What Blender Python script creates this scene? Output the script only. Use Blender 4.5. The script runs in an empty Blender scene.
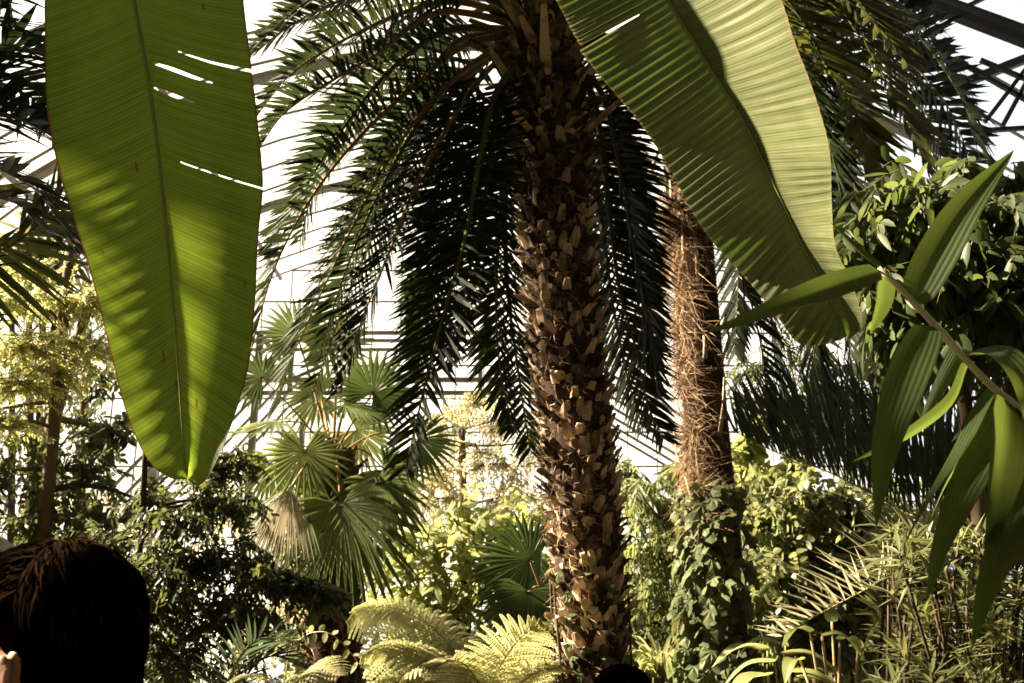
import bpy, math, random
import numpy as np
from mathutils import Vector
RS = np.random.RandomState(7)
random.seed(7)
S = bpy.context.scene
COL = S.collection
PI = math.pi

# ------------------------------------------------------------------ camera
CAM = np.array([0.0, 0.0, 1.65]); PITCH = math.radians(17.0); LENS = 35.0
FPX = 1024 * LENS / 36.0
cam_data = bpy.data.cameras.new('camera'); cam_data.lens = LENS; cam_data.sensor_width = 36.0
cam_data.clip_start = 0.05; cam_data.clip_end = 300
cam_data.dof.use_dof = True; cam_data.dof.focus_distance = 2.6; cam_data.dof.aperture_fstop = 8.0
cam = bpy.data.objects.new('camera', cam_data); COL.objects.link(cam)
cam.location = CAM; cam.rotation_euler = (PI / 2 + PITCH, 0, 0)
S.camera = cam
cP, sP = math.cos(PITCH), math.sin(PITCH)

def W(px, py, d):
    """the point that stands d metres ahead and is sighted at (px, py) from the photographer's place"""
    u = (px - 512.0) / FPX; v = (341.5 - py) / FPX
    k = d / (cP - v * sP)
    return CAM + k * np.array([u, cP - v * sP, sP + v * cP])
def WL(pts): return np.array([W(*p) for p in pts])

def nrm(a):
    a = np.asarray(a, float)
    return a / np.maximum(np.linalg.norm(a, axis=-1, keepdims=True), 1e-9)

def spline(P, n):
    """Catmull-Rom through P, n points evenly spread by length"""
    P = np.asarray(P, float)
    if len(P) == 2:
        t = np.linspace(0, 1, n)[:, None]; return P[0] * (1 - t) + P[1] * t
    Q = np.vstack([2 * P[0] - P[1], P, 2 * P[-1] - P[-2]])
    out = []
    m = 14
    for i in range(1, len(Q) - 2):
        t = np.linspace(0, 1, m, endpoint=False)[:, None]
        a, b, c, d = Q[i - 1], Q[i], Q[i + 1], Q[i + 2]
        out.append(0.5 * (2 * b + (c - a) * t + (2 * a - 5 * b + 4 * c - d) * t**2 + (3 * b - a - 3 * c + d) * t**3))
    out = np.vstack(out + [P[-1:]])
    s = np.r_[0, np.cumsum(np.linalg.norm(np.diff(out, axis=0), axis=1))]
    u = np.linspace(0, s[-1], n)
    return np.stack([np.interp(u, s, out[:, k]) for k in range(3)], 1)

def tangents(P):
    return nrm(np.gradient(P, axis=0))

def transport(P, n0):
    T = tangents(P); N = np.zeros_like(P)
    n = np.asarray(n0, float); n = nrm(n - n.dot(T[0]) * T[0])
    for i in range(len(P)):
        n = n - n.dot(T[i]) * T[i]; n = nrm(n); N[i] = n
    return T, N

# ------------------------------------------------------------------ mesh builder
class MB:
    def __init__(self): self.V = []; self.F = []; self.n = 0; self.UV = []
    def add(self, v, faces, uv=None):
        v = np.asarray(v, np.float32).reshape(-1, 3)
        for f in faces:
            f = np.asarray(f, np.int64)
            if len(f): self.F.append(f + self.n)
        self.V.append(v); self.n += len(v)
        self.UV.append(np.zeros((len(v), 2), np.float32) if uv is None else np.asarray(uv, np.float32))
        return self
    def build(self, name, mat, parent=None, smooth=True):
        me = bpy.data.meshes.new(name)
        V = np.vstack(self.V)
        if parent is not None: V = V - np.array(parent_loc(parent), np.float32)
        me.vertices.add(len(V)); me.vertices.foreach_set('co', V.ravel())
        loops = np.concatenate([f.ravel() for f in self.F]).astype(np.int32)
        tot = np.concatenate([np.full(len(f), f.shape[1], np.int32) for f in self.F])
        start = np.r_[0, np.cumsum(tot)[:-1]].astype(np.int32)
        me.loops.add(len(loops)); me.loops.foreach_set('vertex_index', loops)
        me.polygons.add(len(tot)); me.polygons.foreach_set('loop_start', start)
        me.polygons.foreach_set('use_smooth', np.full(len(tot), smooth, bool))
        uvl = me.uv_layers.new(name='UVMap')
        UV = np.vstack(self.UV)[loops]
        uvl.data.foreach_set('uv', UV.astype(np.float32).ravel())
        me.update(calc_edges=True); me.validate()
        if mat is not None: me.materials.append(mat)
        o = bpy.data.objects.new(name, me); COL.objects.link(o)
        if parent is not None: o.parent = parent
        return o

def parent_loc(p):
    l = np.zeros(3)
    while p is not None:
        l = l + np.array(p.location); p = p.parent
    return l

def thing(name, label, cat, loc, group=None):
    o = bpy.data.objects.new(name, None); COL.objects.link(o)
    o.location = [float(x) for x in loc]; o.empty_display_size = 0.1
    o['label'] = label; o['category'] = cat
    if group: o['group'] = group
    return o
def structure(mb, name, mat, smooth=False, label=None):
    o = mb.build(name, mat, None, smooth); o['kind'] = 'structure'
    o['label'] = label or name.replace('_', ' '); return o

def tube(mb, P, R, sides=6, flat=1.0, n0=(0, 0, 1), cap=True):
    P = np.asarray(P, float); n = len(P); R = np.broadcast_to(np.asarray(R, float), (n,))
    T = tangents(P)
    n0 = np.asarray(n0, float)
    if abs(T[0].dot(n0)) > 0.95: n0 = np.array([1.0, 0.13, 0.05])
    T, N = transport(P, n0); B = np.cross(T, N)
    a = np.linspace(0, 2 * PI, sides, endpoint=False)
    ring = (N[:, None] * np.sin(a)[None, :, None] * flat + B[:, None] * np.cos(a)[None, :, None]) * R[:, None, None] + P[:, None]
    i = np.arange(n - 1)[:, None] * sides; j = np.arange(sides)[None, :]; k = (j + 1) % sides
    f = np.stack([i + j, i + k, i + sides + k, i + sides + j], -1).reshape(-1, 4)
    faces = [f]
    if cap: faces += [np.arange(sides)[None, ::-1], (n - 1) * sides + np.arange(sides)[None, :]]
    uv = np.stack([np.tile(np.arange(sides) / sides, n), np.repeat(np.linspace(0, 1, n), sides)], 1)
    mb.add(ring.reshape(-1, 3), faces, uv)

def box(mb, a, b, w, h, up=(0, 0, 1)):
    """a bar of section w x h from a to b"""
    a = np.asarray(a, float); b = np.asarray(b, float); t = nrm(b - a); up = np.asarray(up, float)
    if abs(t.dot(up)) > 0.98: up = np.array([0, 1.0, 0])
    s = nrm(np.cross(t, up)); u = np.cross(s, t)
    c = [(-1, -1), (1, -1), (1, 1), (-1, 1)]
    v = [p + s * x * w / 2 + u * y * h / 2 for p in (a, b) for x, y in c]
    mb.add(v, [np.array([[0, 3, 2, 1], [4, 5, 6, 7], [0, 1, 5, 4], [1, 2, 6, 5], [2, 3, 7, 6], [3, 0, 4, 7]])])

def blades(mb, base, d, nor, L, Wd, droop=0.0, curl=0.0, prof=((0, .35), (.3, 1), (.65, .8), (1, 0)), fold=0.0, down=(0, 0, -1)):
    """leaf strips: n of them, each from base along d, sagging towards the ground (droop) or bending along its normal (curl)"""
    base = np.asarray(base, float); n = len(base)
    d = nrm(d); nor = np.asarray(nor, float); nor = nrm(nor - (nor * d).sum(1, keepdims=True) * d)
    L = np.broadcast_to(np.asarray(L, float), (n,)); Wd = np.broadcast_to(np.asarray(Wd, float), (n,))
    droop = np.broadcast_to(np.asarray(droop, float), (n,)); curl = np.broadcast_to(np.asarray(curl, float), (n,))
    X = np.cross(d, nor); dn = np.asarray(down, float)
    rows = []
    uvs = []
    k = 3 if fold else 2
    for u, w in prof:
        c = base + d * (L * u)[:, None] + dn * (droop * L * u * u)[:, None] + nor * (curl * L * u * u)[:, None]
        x = X * (Wd * w * .5)[:, None]
        if fold: rows += [c - x, c - nor * (Wd * w * .5 * fold)[:, None], c + x]
        else: rows += [c - x, c + x]
        uvs += [(0, u), (.5, u), (1, u)] if fold else [(0, u), (1, u)]
    R = len(prof); V = np.stack(rows, 1).reshape(-1, 3)
    f = []
    for r in range(R - 1):
        for c in range(k - 1):
            f.append([r * k + c, r * k + c + 1, (r + 1) * k + c + 1, (r + 1) * k + c])
    f = np.array(f)
    F = (np.arange(n)[:, None, None] * (R * k) + f[None]).reshape(-1, 4)
    mb.add(V, [F], np.tile(np.array(uvs), (n, 1)))

def inst(mb, TV, TF, O, X, Y, Z, SC, jit=0):
    """copies of a small template into one surface pattern (scales of a trunk, lobed leaves)"""
    TV = np.asarray(TV, float); n = len(O); m = len(TV)
    SC = np.asarray(SC, float)
    if SC.ndim == 1: SC = np.repeat(SC[:, None], 3, 1)
    TJ = TV[None] + (RS.normal(0, jit, (n, m, 3)) if jit else 0)
    V = O[:, None] + X[:, None] * (TJ[..., 0:1] * SC[:, None, 0:1]) + Y[:, None] * (TJ[..., 1:2] * SC[:, None, 1:2]) + Z[:, None] * (TJ[..., 2:3] * SC[:, None, 2:3])
    faces = []
    for k in set(len(f) for f in TF):
        t = np.array([f for f in TF if len(f) == k])
        faces.append((np.arange(n)[:, None, None] * m + t[None]).reshape(-1, k))
    mb.add(V.reshape(-1, 3), faces)

def rnd(n, lo, hi): return RS.uniform(lo, hi, n)
def rdir(n): return nrm(RS.normal(size=(n, 3)))

# ------------------------------------------------------------------ materials
def new_mat(name):
    m = bpy.data.materials.new(name); m.use_nodes = True
    nt = m.node_tree; nt.nodes.clear()
    return m, nt, nt.nodes, nt.links
def N_(nt, t, **kw):
    n = nt.nodes.new(t)
    for k, v in kw.items():
        if k.startswith('i_'):
            n.inputs[k[2:].replace('_', ' ')].default_value = v
        else: setattr(n, k, v)
    return n
def rgb(c): return (c[0], c[1], c[2], 1.0)

def leaf_mat(name, c1, c2, trans=None, fac=.35, rough=.45, noise=3.0, stripe=None, spec=.4):
    """thin leaf: reflects c1..c2 and lets light through tinted with trans"""
    m, nt, nn, ln = new_mat(name)
    geo = N_(nt, 'ShaderNodeNewGeometry'); tc = N_(nt, 'ShaderNodeTexCoord')
    nz = N_(nt, 'ShaderNodeTexNoise'); nz.inputs['Scale'].default_value = noise; nz.inputs['Detail'].default_value = 3
    ln.new(tc.outputs['Object'], nz.inputs['Vector'])
    add = N_(nt, 'ShaderNodeMath', operation='MULTIPLY_ADD'); add.inputs[1].default_value = .6
    ln.new(geo.outputs['Random Per Island'], add.inputs[0])
    mul = N_(nt, 'ShaderNodeMath', operation='MULTIPLY'); mul.inputs[1].default_value = .55
    ln.new(nz.outputs['Fac'], mul.inputs[0]); ln.new(mul.outputs[0], add.inputs[2])
    mx = N_(nt, 'ShaderNodeMix', data_type='RGBA'); mx.inputs['A'].default_value = rgb(c1); mx.inputs['B'].default_value = rgb(c2)
    ln.new(add.outputs[0], mx.inputs['Factor'])
    col = mx.outputs['Result']
    pb = N_(nt, 'ShaderNodeBsdfPrincipled'); pb.inputs['Roughness'].default_value = rough
    pb.inputs['Specular IOR Level'].default_value = spec
    ln.new(col, pb.inputs['Base Color'])
    if stripe:
        uv = N_(nt, 'ShaderNodeUVMap')
        wv = N_(nt, 'ShaderNodeTexWave', wave_type='BANDS', bands_direction='X'); wv.inputs['Scale'].default_value = stripe
        wv.inputs['Distortion'].default_value = .3
        ln.new(uv.outputs['UV'], wv.inputs['Vector'])
        bp = N_(nt, 'ShaderNodeBump'); bp.inputs['Strength'].default_value = .25; bp.inputs['Distance'].default_value = .002
        ln.new(wv.outputs['Fac'], bp.inputs['Height']); ln.new(bp.outputs['Normal'], pb.inputs['Normal'])
        sm_ = N_(nt, 'ShaderNodeMapRange'); sm_.inputs['To Min'].default_value = .5; sm_.inputs['To Max'].default_value = 1.5; ln.new(wv.outputs['Fac'], sm_.inputs['Value'])
        vm = N_(nt, 'ShaderNodeVectorMath', operation='SCALE'); ln.new(col, vm.inputs[0]); ln.new(sm_.outputs['Result'], vm.inputs['Scale']); ln.new(vm.outputs[0], pb.inputs['Base Color'])
    tr = N_(nt, 'ShaderNodeBsdfTranslucent')
    if trans is None:
        tm = N_(nt, 'ShaderNodeMix', data_type='RGBA', blend_type='MULTIPLY'); tm.inputs['Factor'].default_value = 1
        ln.new(col, tm.inputs['A']); tm.inputs['B'].default_value = (1.6, 1.6, .6, 1); ln.new(tm.outputs['Result'], tr.inputs['Color'])
    else: tr.inputs['Color'].default_value = rgb(trans)
    ms = N_(nt, 'ShaderNodeMixShader'); ms.inputs['Fac'].default_value = fac
    ln.new(pb.outputs[0], ms.inputs[1]); ln.new(tr.outputs[0], ms.inputs[2])
    out = N_(nt, 'ShaderNodeOutputMaterial'); ln.new(ms.outputs[0], out.inputs['Surface'])
    return m

def bark_mat(name, c1, c2, scale=12, rough=.85, bump=.5, stretch=(1, 1, .25), spec=.2, pw=1.0):
    m, nt, nn, ln = new_mat(name)
    tc = N_(nt, 'ShaderNodeTexCoord'); mp = N_(nt, 'ShaderNodeMapping'); mp.inputs['Scale'].default_value = stretch
    geo = N_(nt, 'ShaderNodeNewGeometry')
    ln.new(tc.outputs['Object'], mp.inputs['Vector'])
    nz = N_(nt, 'ShaderNodeTexNoise'); nz.inputs['Scale'].default_value = scale; nz.inputs['Detail'].default_value = 5
    ln.new(mp.outputs['Vector'], nz.inputs['Vector'])
    ad = N_(nt, 'ShaderNodeMath', operation='ADD'); ln.new(nz.outputs['Fac'], ad.inputs[0]); ln.new(geo.outputs['Random Per Island'], ad.inputs[1])
    rp = N_(nt, 'ShaderNodeMapRange'); rp.inputs['From Min'].default_value = .35; rp.inputs['From Max'].default_value = 1.45
    ln.new(ad.outputs[0], rp.inputs['Value'])
    mx = N_(nt, 'ShaderNodeMix', data_type='RGBA'); mx.inputs['A'].default_value = rgb(c1); mx.inputs['B'].default_value = rgb(c2)
    pn = N_(nt, 'ShaderNodeMath', operation='POWER'); pn.inputs[1].default_value = pw; ln.new(rp.outputs['Result'], pn.inputs[0])
    ln.new(pn.outputs[0], mx.inputs['Factor'])
    pb = N_(nt, 'ShaderNodeBsdfPrincipled'); pb.inputs['Roughness'].default_value = rough; pb.inputs['Specular IOR Level'].default_value = spec
    ln.new(mx.outputs['Result'], pb.inputs['Base Color'])
    bp = N_(nt, 'ShaderNodeBump'); bp.inputs['Strength'].default_value = bump; bp.inputs['Distance'].default_value = .01
    ln.new(nz.outputs['Fac'], bp.inputs['Height']); ln.new(bp.outputs['Normal'], pb.inputs['Normal'])
    out = N_(nt, 'ShaderNodeOutputMaterial'); ln.new(pb.outputs[0], out.inputs['Surface'])
    return m

def plain_mat(name, c, rough=.6, metal=0, noise=None):
    m, nt, nn, ln = new_mat(name)
    pb = N_(nt, 'ShaderNodeBsdfPrincipled'); pb.inputs['Roughness'].default_value = rough; pb.inputs['Metallic'].default_value = metal
    tc = N_(nt, 'ShaderNodeTexCoord'); nz = N_(nt, 'ShaderNodeTexNoise'); nz.inputs['Scale'].default_value = noise or 8
    ln.new(tc.outputs['Object'], nz.inputs['Vector'])
    mx = N_(nt, 'ShaderNodeMix', data_type='RGBA'); mx.inputs['A'].default_value = rgb([x * .8 for x in c]); mx.inputs['B'].default_value = rgb([min(1, x * 1.2) for x in c])
    ln.new(nz.outputs['Fac'], mx.inputs['Factor']); ln.new(mx.outputs['Result'], pb.inputs['Base Color'])
    out = N_(nt, 'ShaderNodeOutputMaterial'); ln.new(pb.outputs[0], out.inputs['Surface'])
    return m

def glass_mat():
    m, nt, nn, ln = new_mat('greenhouse_glass')
    t = N_(nt, 'ShaderNodeBsdfTransparent'); t.inputs['Color'].default_value = (.97, .98, .96, 1)
    tr = N_(nt, 'ShaderNodeBsdfTranslucent'); tr.inputs['Color'].default_value = (.95, .93, .86, 1)
    g = N_(nt, 'ShaderNodeBsdfGlossy'); g.inputs['Roughness'].default_value = .08
    a = N_(nt, 'ShaderNodeMixShader'); a.inputs['Fac'].default_value = .006
    ln.new(t.outputs[0], a.inputs[1]); ln.new(tr.outputs[0], a.inputs[2])
    b = N_(nt, 'ShaderNodeMixShader'); b.inputs['Fac'].default_value = .03
    ln.new(a.outputs[0], b.inputs[1]); ln.new(g.outputs[0], b.inputs[2])
    out = N_(nt, 'ShaderNodeOutputMaterial'); ln.new(b.outputs[0], out.inputs['Surface'])
    return m

def banana_mat(name, c1, c2, trans, fac, rough=.42, lines=85, edge=(.16, .07, .02)):
    """fine cross veins along v, pale fibres, a few brown blotches"""
    m, nt, nn, ln = new_mat(name)
    uv = N_(nt, 'ShaderNodeUVMap')
    mp = N_(nt, 'ShaderNodeMapping'); mp.inputs['Scale'].default_value = (.6, 220, 1)
    ln.new(uv.outputs['UV'], mp.inputs['Vector'])
    nz = N_(nt, 'ShaderNodeTexNoise'); nz.inputs['Scale'].default_value = 1.0; nz.inputs['Detail'].default_value = 2
    ln.new(mp.outputs['Vector'], nz.inputs['Vector'])
    mp2 = N_(nt, 'ShaderNodeMapping'); mp2.inputs['Scale'].default_value = (2, 9, 1)
    ln.new(uv.outputs['UV'], mp2.inputs['Vector'])
    n2 = N_(nt, 'ShaderNodeTexNoise'); n2.inputs['Scale'].default_value = 1.0; n2.inputs['Detail'].default_value = 4
    ln.new(mp2.outputs['Vector'], n2.inputs['Vector'])
    av = N_(nt, 'ShaderNodeMath', operation='MULTIPLY_ADD'); av.inputs[1].default_value = .6
    ln.new(nz.outputs['Fac'], av.inputs[0])
    hf = N_(nt, 'ShaderNodeMath', operation='MULTIPLY'); hf.inputs[1].default_value = .4; ln.new(n2.outputs['Fac'], hf.inputs[0]); ln.new(hf.outputs[0], av.inputs[2])
    wv = N_(nt, 'ShaderNodeTexWave', wave_type='BANDS', bands_direction='Y'); wv.inputs['Scale'].default_value = lines; wv.inputs['Distortion'].default_value = 1.2; wv.inputs['Detail Scale'].default_value = 3
    ln.new(uv.outputs['UV'], wv.inputs['Vector'])
    a2 = N_(nt, 'ShaderNodeMath', operation='MULTIPLY_ADD'); a2.inputs[1].default_value = .16; ln.new(wv.outputs['Fac'], a2.inputs[0]); ln.new(av.outputs[0], a2.inputs[2])
    mr = N_(nt, 'ShaderNodeMapRange'); mr.inputs['From Min'].default_value = .38; mr.inputs['From Max'].default_value = .78
    ln.new(a2.outputs[0], mr.inputs['Value'])
    mx = N_(nt, 'ShaderNodeMix', data_type='RGBA'); mx.inputs['A'].default_value = rgb(c1); mx.inputs['B'].default_value = rgb(c2)
    ln.new(mr.outputs['Result'], mx.inputs['Factor'])
    # brown scorched specks and edge
    mp3 = N_(nt, 'ShaderNodeMapping'); mp3.inputs['Scale'].default_value = (9, 34, 1); ln.new(uv.outputs['UV'], mp3.inputs['Vector'])
    n3 = N_(nt, 'ShaderNodeTexNoise'); n3.inputs['Scale'].default_value = 1.0; n3.inputs['Detail'].default_value = 1
    ln.new(mp3.outputs['Vector'], n3.inputs['Vector'])
    sp = N_(nt, 'ShaderNodeMapRange'); sp.inputs['From Min'].default_value = .73; sp.inputs['From Max'].default_value = .76
    ln.new(n3.outputs['Fac'], sp.inputs['Value'])
    sx = N_(nt, 'ShaderNodeSeparateXYZ'); ln.new(uv.outputs['UV'], sx.inputs[0])
    ed = N_(nt, 'ShaderNodeMapRange'); ed.inputs['From Min'].default_value = .972; ed.inputs['From Max'].default_value = .992
    ab = N_(nt, 'ShaderNodeMath', operation='ABSOLUTE'); ln.new(sx.outputs['X'], ab.inputs[0]); ln.new(ab.outputs[0], ed.inputs['Value'])
    mxx = N_(nt, 'ShaderNodeMath', operation='MAXIMUM'); ln.new(sp.outputs['Result'], mxx.inputs[0]); ln.new(ed.outputs['Result'], mxx.inputs[1])
    br = N_(nt, 'ShaderNodeMix', data_type='RGBA'); br.inputs['B'].default_value = rgb(edge)
    ln.new(mxx.outputs[0], br.inputs['Factor']); ln.new(mx.outputs['Result'], br.inputs['A'])
    pb = N_(nt, 'ShaderNodeBsdfPrincipled'); pb.inputs['Roughness'].default_value = rough; pb.inputs['Specular IOR Level'].default_value = .35
    ln.new(br.outputs['Result'], pb.inputs['Base Color'])
    bp = N_(nt, 'ShaderNodeBump'); bp.inputs['Strength'].default_value = .35; bp.inputs['Distance'].default_value = .004
    ln.new(nz.outputs['Fac'], bp.inputs['Height']); ln.new(bp.outputs['Normal'], pb.inputs['Normal'])
    tm = N_(nt, 'ShaderNodeMix', data_type='RGBA', blend_type='MULTIPLY'); tm.inputs['Factor'].default_value = 1
    tv = N_(nt, 'ShaderNodeMix', data_type='RGBA'); tv.inputs['A'].default_value = (.62, .62, .62, 1); tv.inputs['B'].default_value = (1.15, 1.15, 1.15, 1)
    ln.new(mr.outputs['Result'], tv.inputs['Factor'])
    t2 = N_(nt, 'ShaderNodeMix', data_type='RGBA'); t2.inputs['A'].default_value = rgb(trans); t2.inputs['B'].default_value = rgb([q * 1.6 for q in edge])
    ln.new(mxx.outputs[0], t2.inputs['Factor'])
    ln.new(t2.outputs['Result'], tm.inputs['A']); ln.new(tv.outputs['Result'], tm.inputs['B'])
    tr = N_(nt, 'ShaderNodeBsdfTranslucent'); ln.new(tm.outputs['Result'], tr.inputs['Color'])
    ms = N_(nt, 'ShaderNodeMixShader'); ms.inputs['Fac'].default_value = fac
    ln.new(pb.outputs[0], ms.inputs[1]); ln.new(tr.outputs[0], ms.inputs[2])
    out = N_(nt, 'ShaderNodeOutputMaterial'); ln.new(ms.outputs[0], out.inputs['Surface'])
    return m

M = {
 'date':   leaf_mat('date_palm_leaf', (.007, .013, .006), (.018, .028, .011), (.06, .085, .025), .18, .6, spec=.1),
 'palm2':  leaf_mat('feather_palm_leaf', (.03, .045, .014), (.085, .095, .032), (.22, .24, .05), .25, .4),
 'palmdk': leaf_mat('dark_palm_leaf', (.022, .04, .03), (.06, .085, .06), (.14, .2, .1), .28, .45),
 'palmlit': leaf_mat('sunlit_tint_palm_leaf', (.58, .54, .38), (.8, .73, .54), (.6, .56, .36), .3, .45),  # sunlight on the one bright frond, put into its leaf colour
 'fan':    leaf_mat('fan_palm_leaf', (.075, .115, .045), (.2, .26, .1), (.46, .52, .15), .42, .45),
 'fanmid':  leaf_mat('shade_tint_fan_leaf', (.035, .065, .035), (.10, .15, .075), (.24, .3, .1), .32, .4),  # fan palm leaf again, with shade painted into the colour
 'fandk':  leaf_mat('dark_fan_leaf', (.018, .04, .018), (.045, .08, .03), (.14, .2, .05), .3, .4),  # the low palm's dark leaf; painted shade on the bigger palm
 'dead':   leaf_mat('dry_fan_leaf', (.38, .3, .19), (.6, .5, .34), (.5, .4, .2), .3, .6),
 'conifer': leaf_mat('feathery_leaf', (.19, .21, .075), (.46, .46, .2), (.72, .72, .28), .5, .5),
 'dark':   leaf_mat('dark_small_leaf', (.02, .032, .012), (.05, .07, .024), (.2, .23, .07), .33, .45),
 'bright': leaf_mat('yellow_green_leaf', (.10, .13, .045), (.27, .29, .12), (.55, .58, .2), .45, .42),
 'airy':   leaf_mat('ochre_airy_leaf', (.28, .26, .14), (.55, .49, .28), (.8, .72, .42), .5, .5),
 'weep':   leaf_mat('bamboo_grass_leaf', (.05, .07, .025), (.16, .19, .08), (.36, .4, .14), .4, .45),
 'shrub':  leaf_mat('round_shrub_leaf', (.045, .065, .025), (.19, .21, .1), (.4, .43, .17), .38, .4),
 'glossy': leaf_mat('glossy_tree_leaf', (.02, .038, .016), (.085, .11, .045), (.24, .3, .08), .3, .42, spec=.22),
 'rose':   leaf_mat('rosette_leaf', (.045, .065, .026), (.19, .2, .095), (.34, .36, .12), .35, .38),
 'taro':   leaf_mat('arum_leaf', (.13, .17, .05), (.28, .31, .11), (.6, .64, .2), .5, .4),
 'fern':   leaf_mat('fern_leaf', (.18, .21, .09), (.46, .45, .24), (.66, .66, .3), .42, .45),
 'strap':  leaf_mat('strap_leaf', (.17, .20, .07), (.36, .37, .17), (.62, .64, .24), .42, .38),
 'ivy':    leaf_mat('ivy_leaf', (.05, .075, .03), (.2, .225, .12), (.28, .33, .12), .22, .5, spec=.12),
 'bamboo': leaf_mat('broad_bamboo_leaf', (.02, .036, .01), (.042, .064, .018), (.2, .27, .045), .4, .55, noise=6, stripe=2.2, spec=.12),
 'grey':   leaf_mat('greyish_strap_leaf', (.2, .19, .12), (.36, .33, .2), (.4, .38, .2), .3, .5),
 'ban1':   banana_mat('banana_leaf_hanging', (.05, .085, .012), (.075, .12, .018), (.30, .43, .038), .62, .45),
 'ban2':   banana_mat('banana_leaf_slanting', (.075, .095, .034), (.195, .205, .105), (.15, .23, .04), .3, .4, edge=(.2, .15, .06)),
 'midrib': plain_mat('banana_midrib', (.21, .24, .06), .45),
 'midrib2': plain_mat('banana_midrib_pale', (.25, .24, .09), .45),
 'stembam': plain_mat('bamboo_cane', (.62, .54, .34), .5),
 'rachis': bark_mat('green_rachis', (.05, .06, .02), (.14, .13, .045), 20),
 'rachis_o': bark_mat('orange_rachis', (.16, .09, .03), (.36, .22, .08), 20),
 'rachis_p': plain_mat('pale_rachis', (.42, .3, .17), .55),
 'stub':   bark_mat('palm_leaf_bases', (.02, .01, .006), (.75, .55, .37), 26, pw=2.6),
 'trunk':  bark_mat('palm_trunk_core', (.025, .014, .008), (.07, .04, .022), 14),
 'fibre':  bark_mat('trunk_fibre', (.08, .042, .022), (.52, .35, .21), 30),
 'stick':  bark_mat('old_petioles', (.36, .27, .17), (.62, .5, .34), 18),
 'bark':   bark_mat('grey_bark', (.07, .05, .035), (.2, .15, .1), 16),
 'barkdk': bark_mat('dark_bark', (.03, .02, .013), (.09, .06, .04), 16),
 'steel':  plain_mat('painted_steel', (.06, .065, .06), .45),
 'steelp': plain_mat('haze_lightened_iron', (.4, .36, .3), .55),  # iron bars, lightened in colour to suggest haze and flare
 'soil':   bark_mat('soil', (.008, .005, .003), (.028, .018, .01), 3, stretch=(1, 1, 1)),
 'path':   plain_mat('path_concrete', (.05, .043, .035), .9, noise=20),
 'stone':  plain_mat('masonry', (.025, .02, .016), .9, noise=5),
 'glass':  glass_mat(),
 'hair':   bark_mat('dark_hair', (.0008, .0006, .0004), (.0022, .0014, .001), 60, .6, .1, spec=0),
 'lock':   bark_mat('brown_black_locks', (.002, .0012, .0008), (.022, .012, .006), 60, .6, .1, spec=0),
 'skin':   plain_mat('skin', (.42, .22, .14), .5, noise=30),
 'cloth':  plain_mat('navy_cotton', (.03, .035, .05), .9, noise=60),
 'cloth2': plain_mat('olive_cotton', (.09, .085, .05), .9, noise=60),
 'denim':  plain_mat('denim', (.05, .06, .1), .9, noise=60),
 'cap':    plain_mat('pale_cap_cotton', (.55, .5, .43), .9, noise=60),
 'shoe':   plain_mat('shoe_leather', (.05, .03, .02), .5, noise=30),
}
# ------------------------------------------------------------------ plant builders
ZUP = np.array([0, 0, 1.0])
def frond(parent, P, mat, rmat, n=58, L=.33, Wd=.022, ang=(62, 30), vee=22, n0=ZUP, bare=.14, rb=.02, droop=.12, roll=0, jit=.12,
          tipL=.4, curl=0.0, name='frond', fold=.25, prof=((0, .5), (.25, 1), (.6, .85), (1, 0)), sides=(-1, 1)):
    P = spline(P, 90)
    T, N = transport(P, n0)
    B = np.cross(T, N)
    if roll:
        a = math.radians(roll); N, B = N * math.cos(a) + B * math.sin(a), B * math.cos(a) - N * math.sin(a)
    mb = MB()
    for sg in sides:
        t = np.linspace(bare, 1.0, n) + RS.normal(0, .25 / n, n); t = np.clip(t, bare, 1)
        x = t * 89; i = np.clip(x.astype(int), 0, 88); f = (x - i)[:, None]
        lerp = lambda A: A[i] * (1 - f) + A[i + 1] * f
        p, tt, nn_, bb = lerp(P), nrm(lerp(T)), nrm(lerp(N)), nrm(lerp(B))
        u = (t - bare) / (1 - bare)
        a = np.radians(ang[0] + (ang[1] - ang[0]) * u) + RS.normal(0, jit * .6, n)
        v = np.radians(vee) + RS.normal(0, jit, n)
        side = nrm(sg * bb * np.cos(v)[:, None] + nn_ * np.sin(v)[:, None])
        d = tt * np.cos(a)[:, None] + side * np.sin(a)[:, None]
        nor = nrm(nn_ * np.cos(v)[:, None] - sg * bb * np.sin(v)[:, None] + RS.normal(0, .12, (n, 3)))
        ln_ = L * (.45 + .55 * np.sin(PI * np.clip(u * .9 + .08, 0, 1) ** .75)) * np.where(u > .8, 1 - (1 - tipL) * (u - .8) / .2 * .5, 1) * rnd(n, .88, 1.08)
        blades(mb, p, d, nor, ln_, Wd * rnd(n, .85, 1.15), droop * rnd(n, .4, 1.6), curl, prof, fold=fold)
    o = mb.build(name, mat, parent)
    rr = MB(); t = np.linspace(0, 1, 40)
    tube(rr, P[np.linspace(0, 89, 40).astype(int)], rb * (1.0 * (1 - t) ** 1.3 + .16), 6, .6, n0)
    r = rr.build('rachis', rmat, o)
    return o

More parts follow.
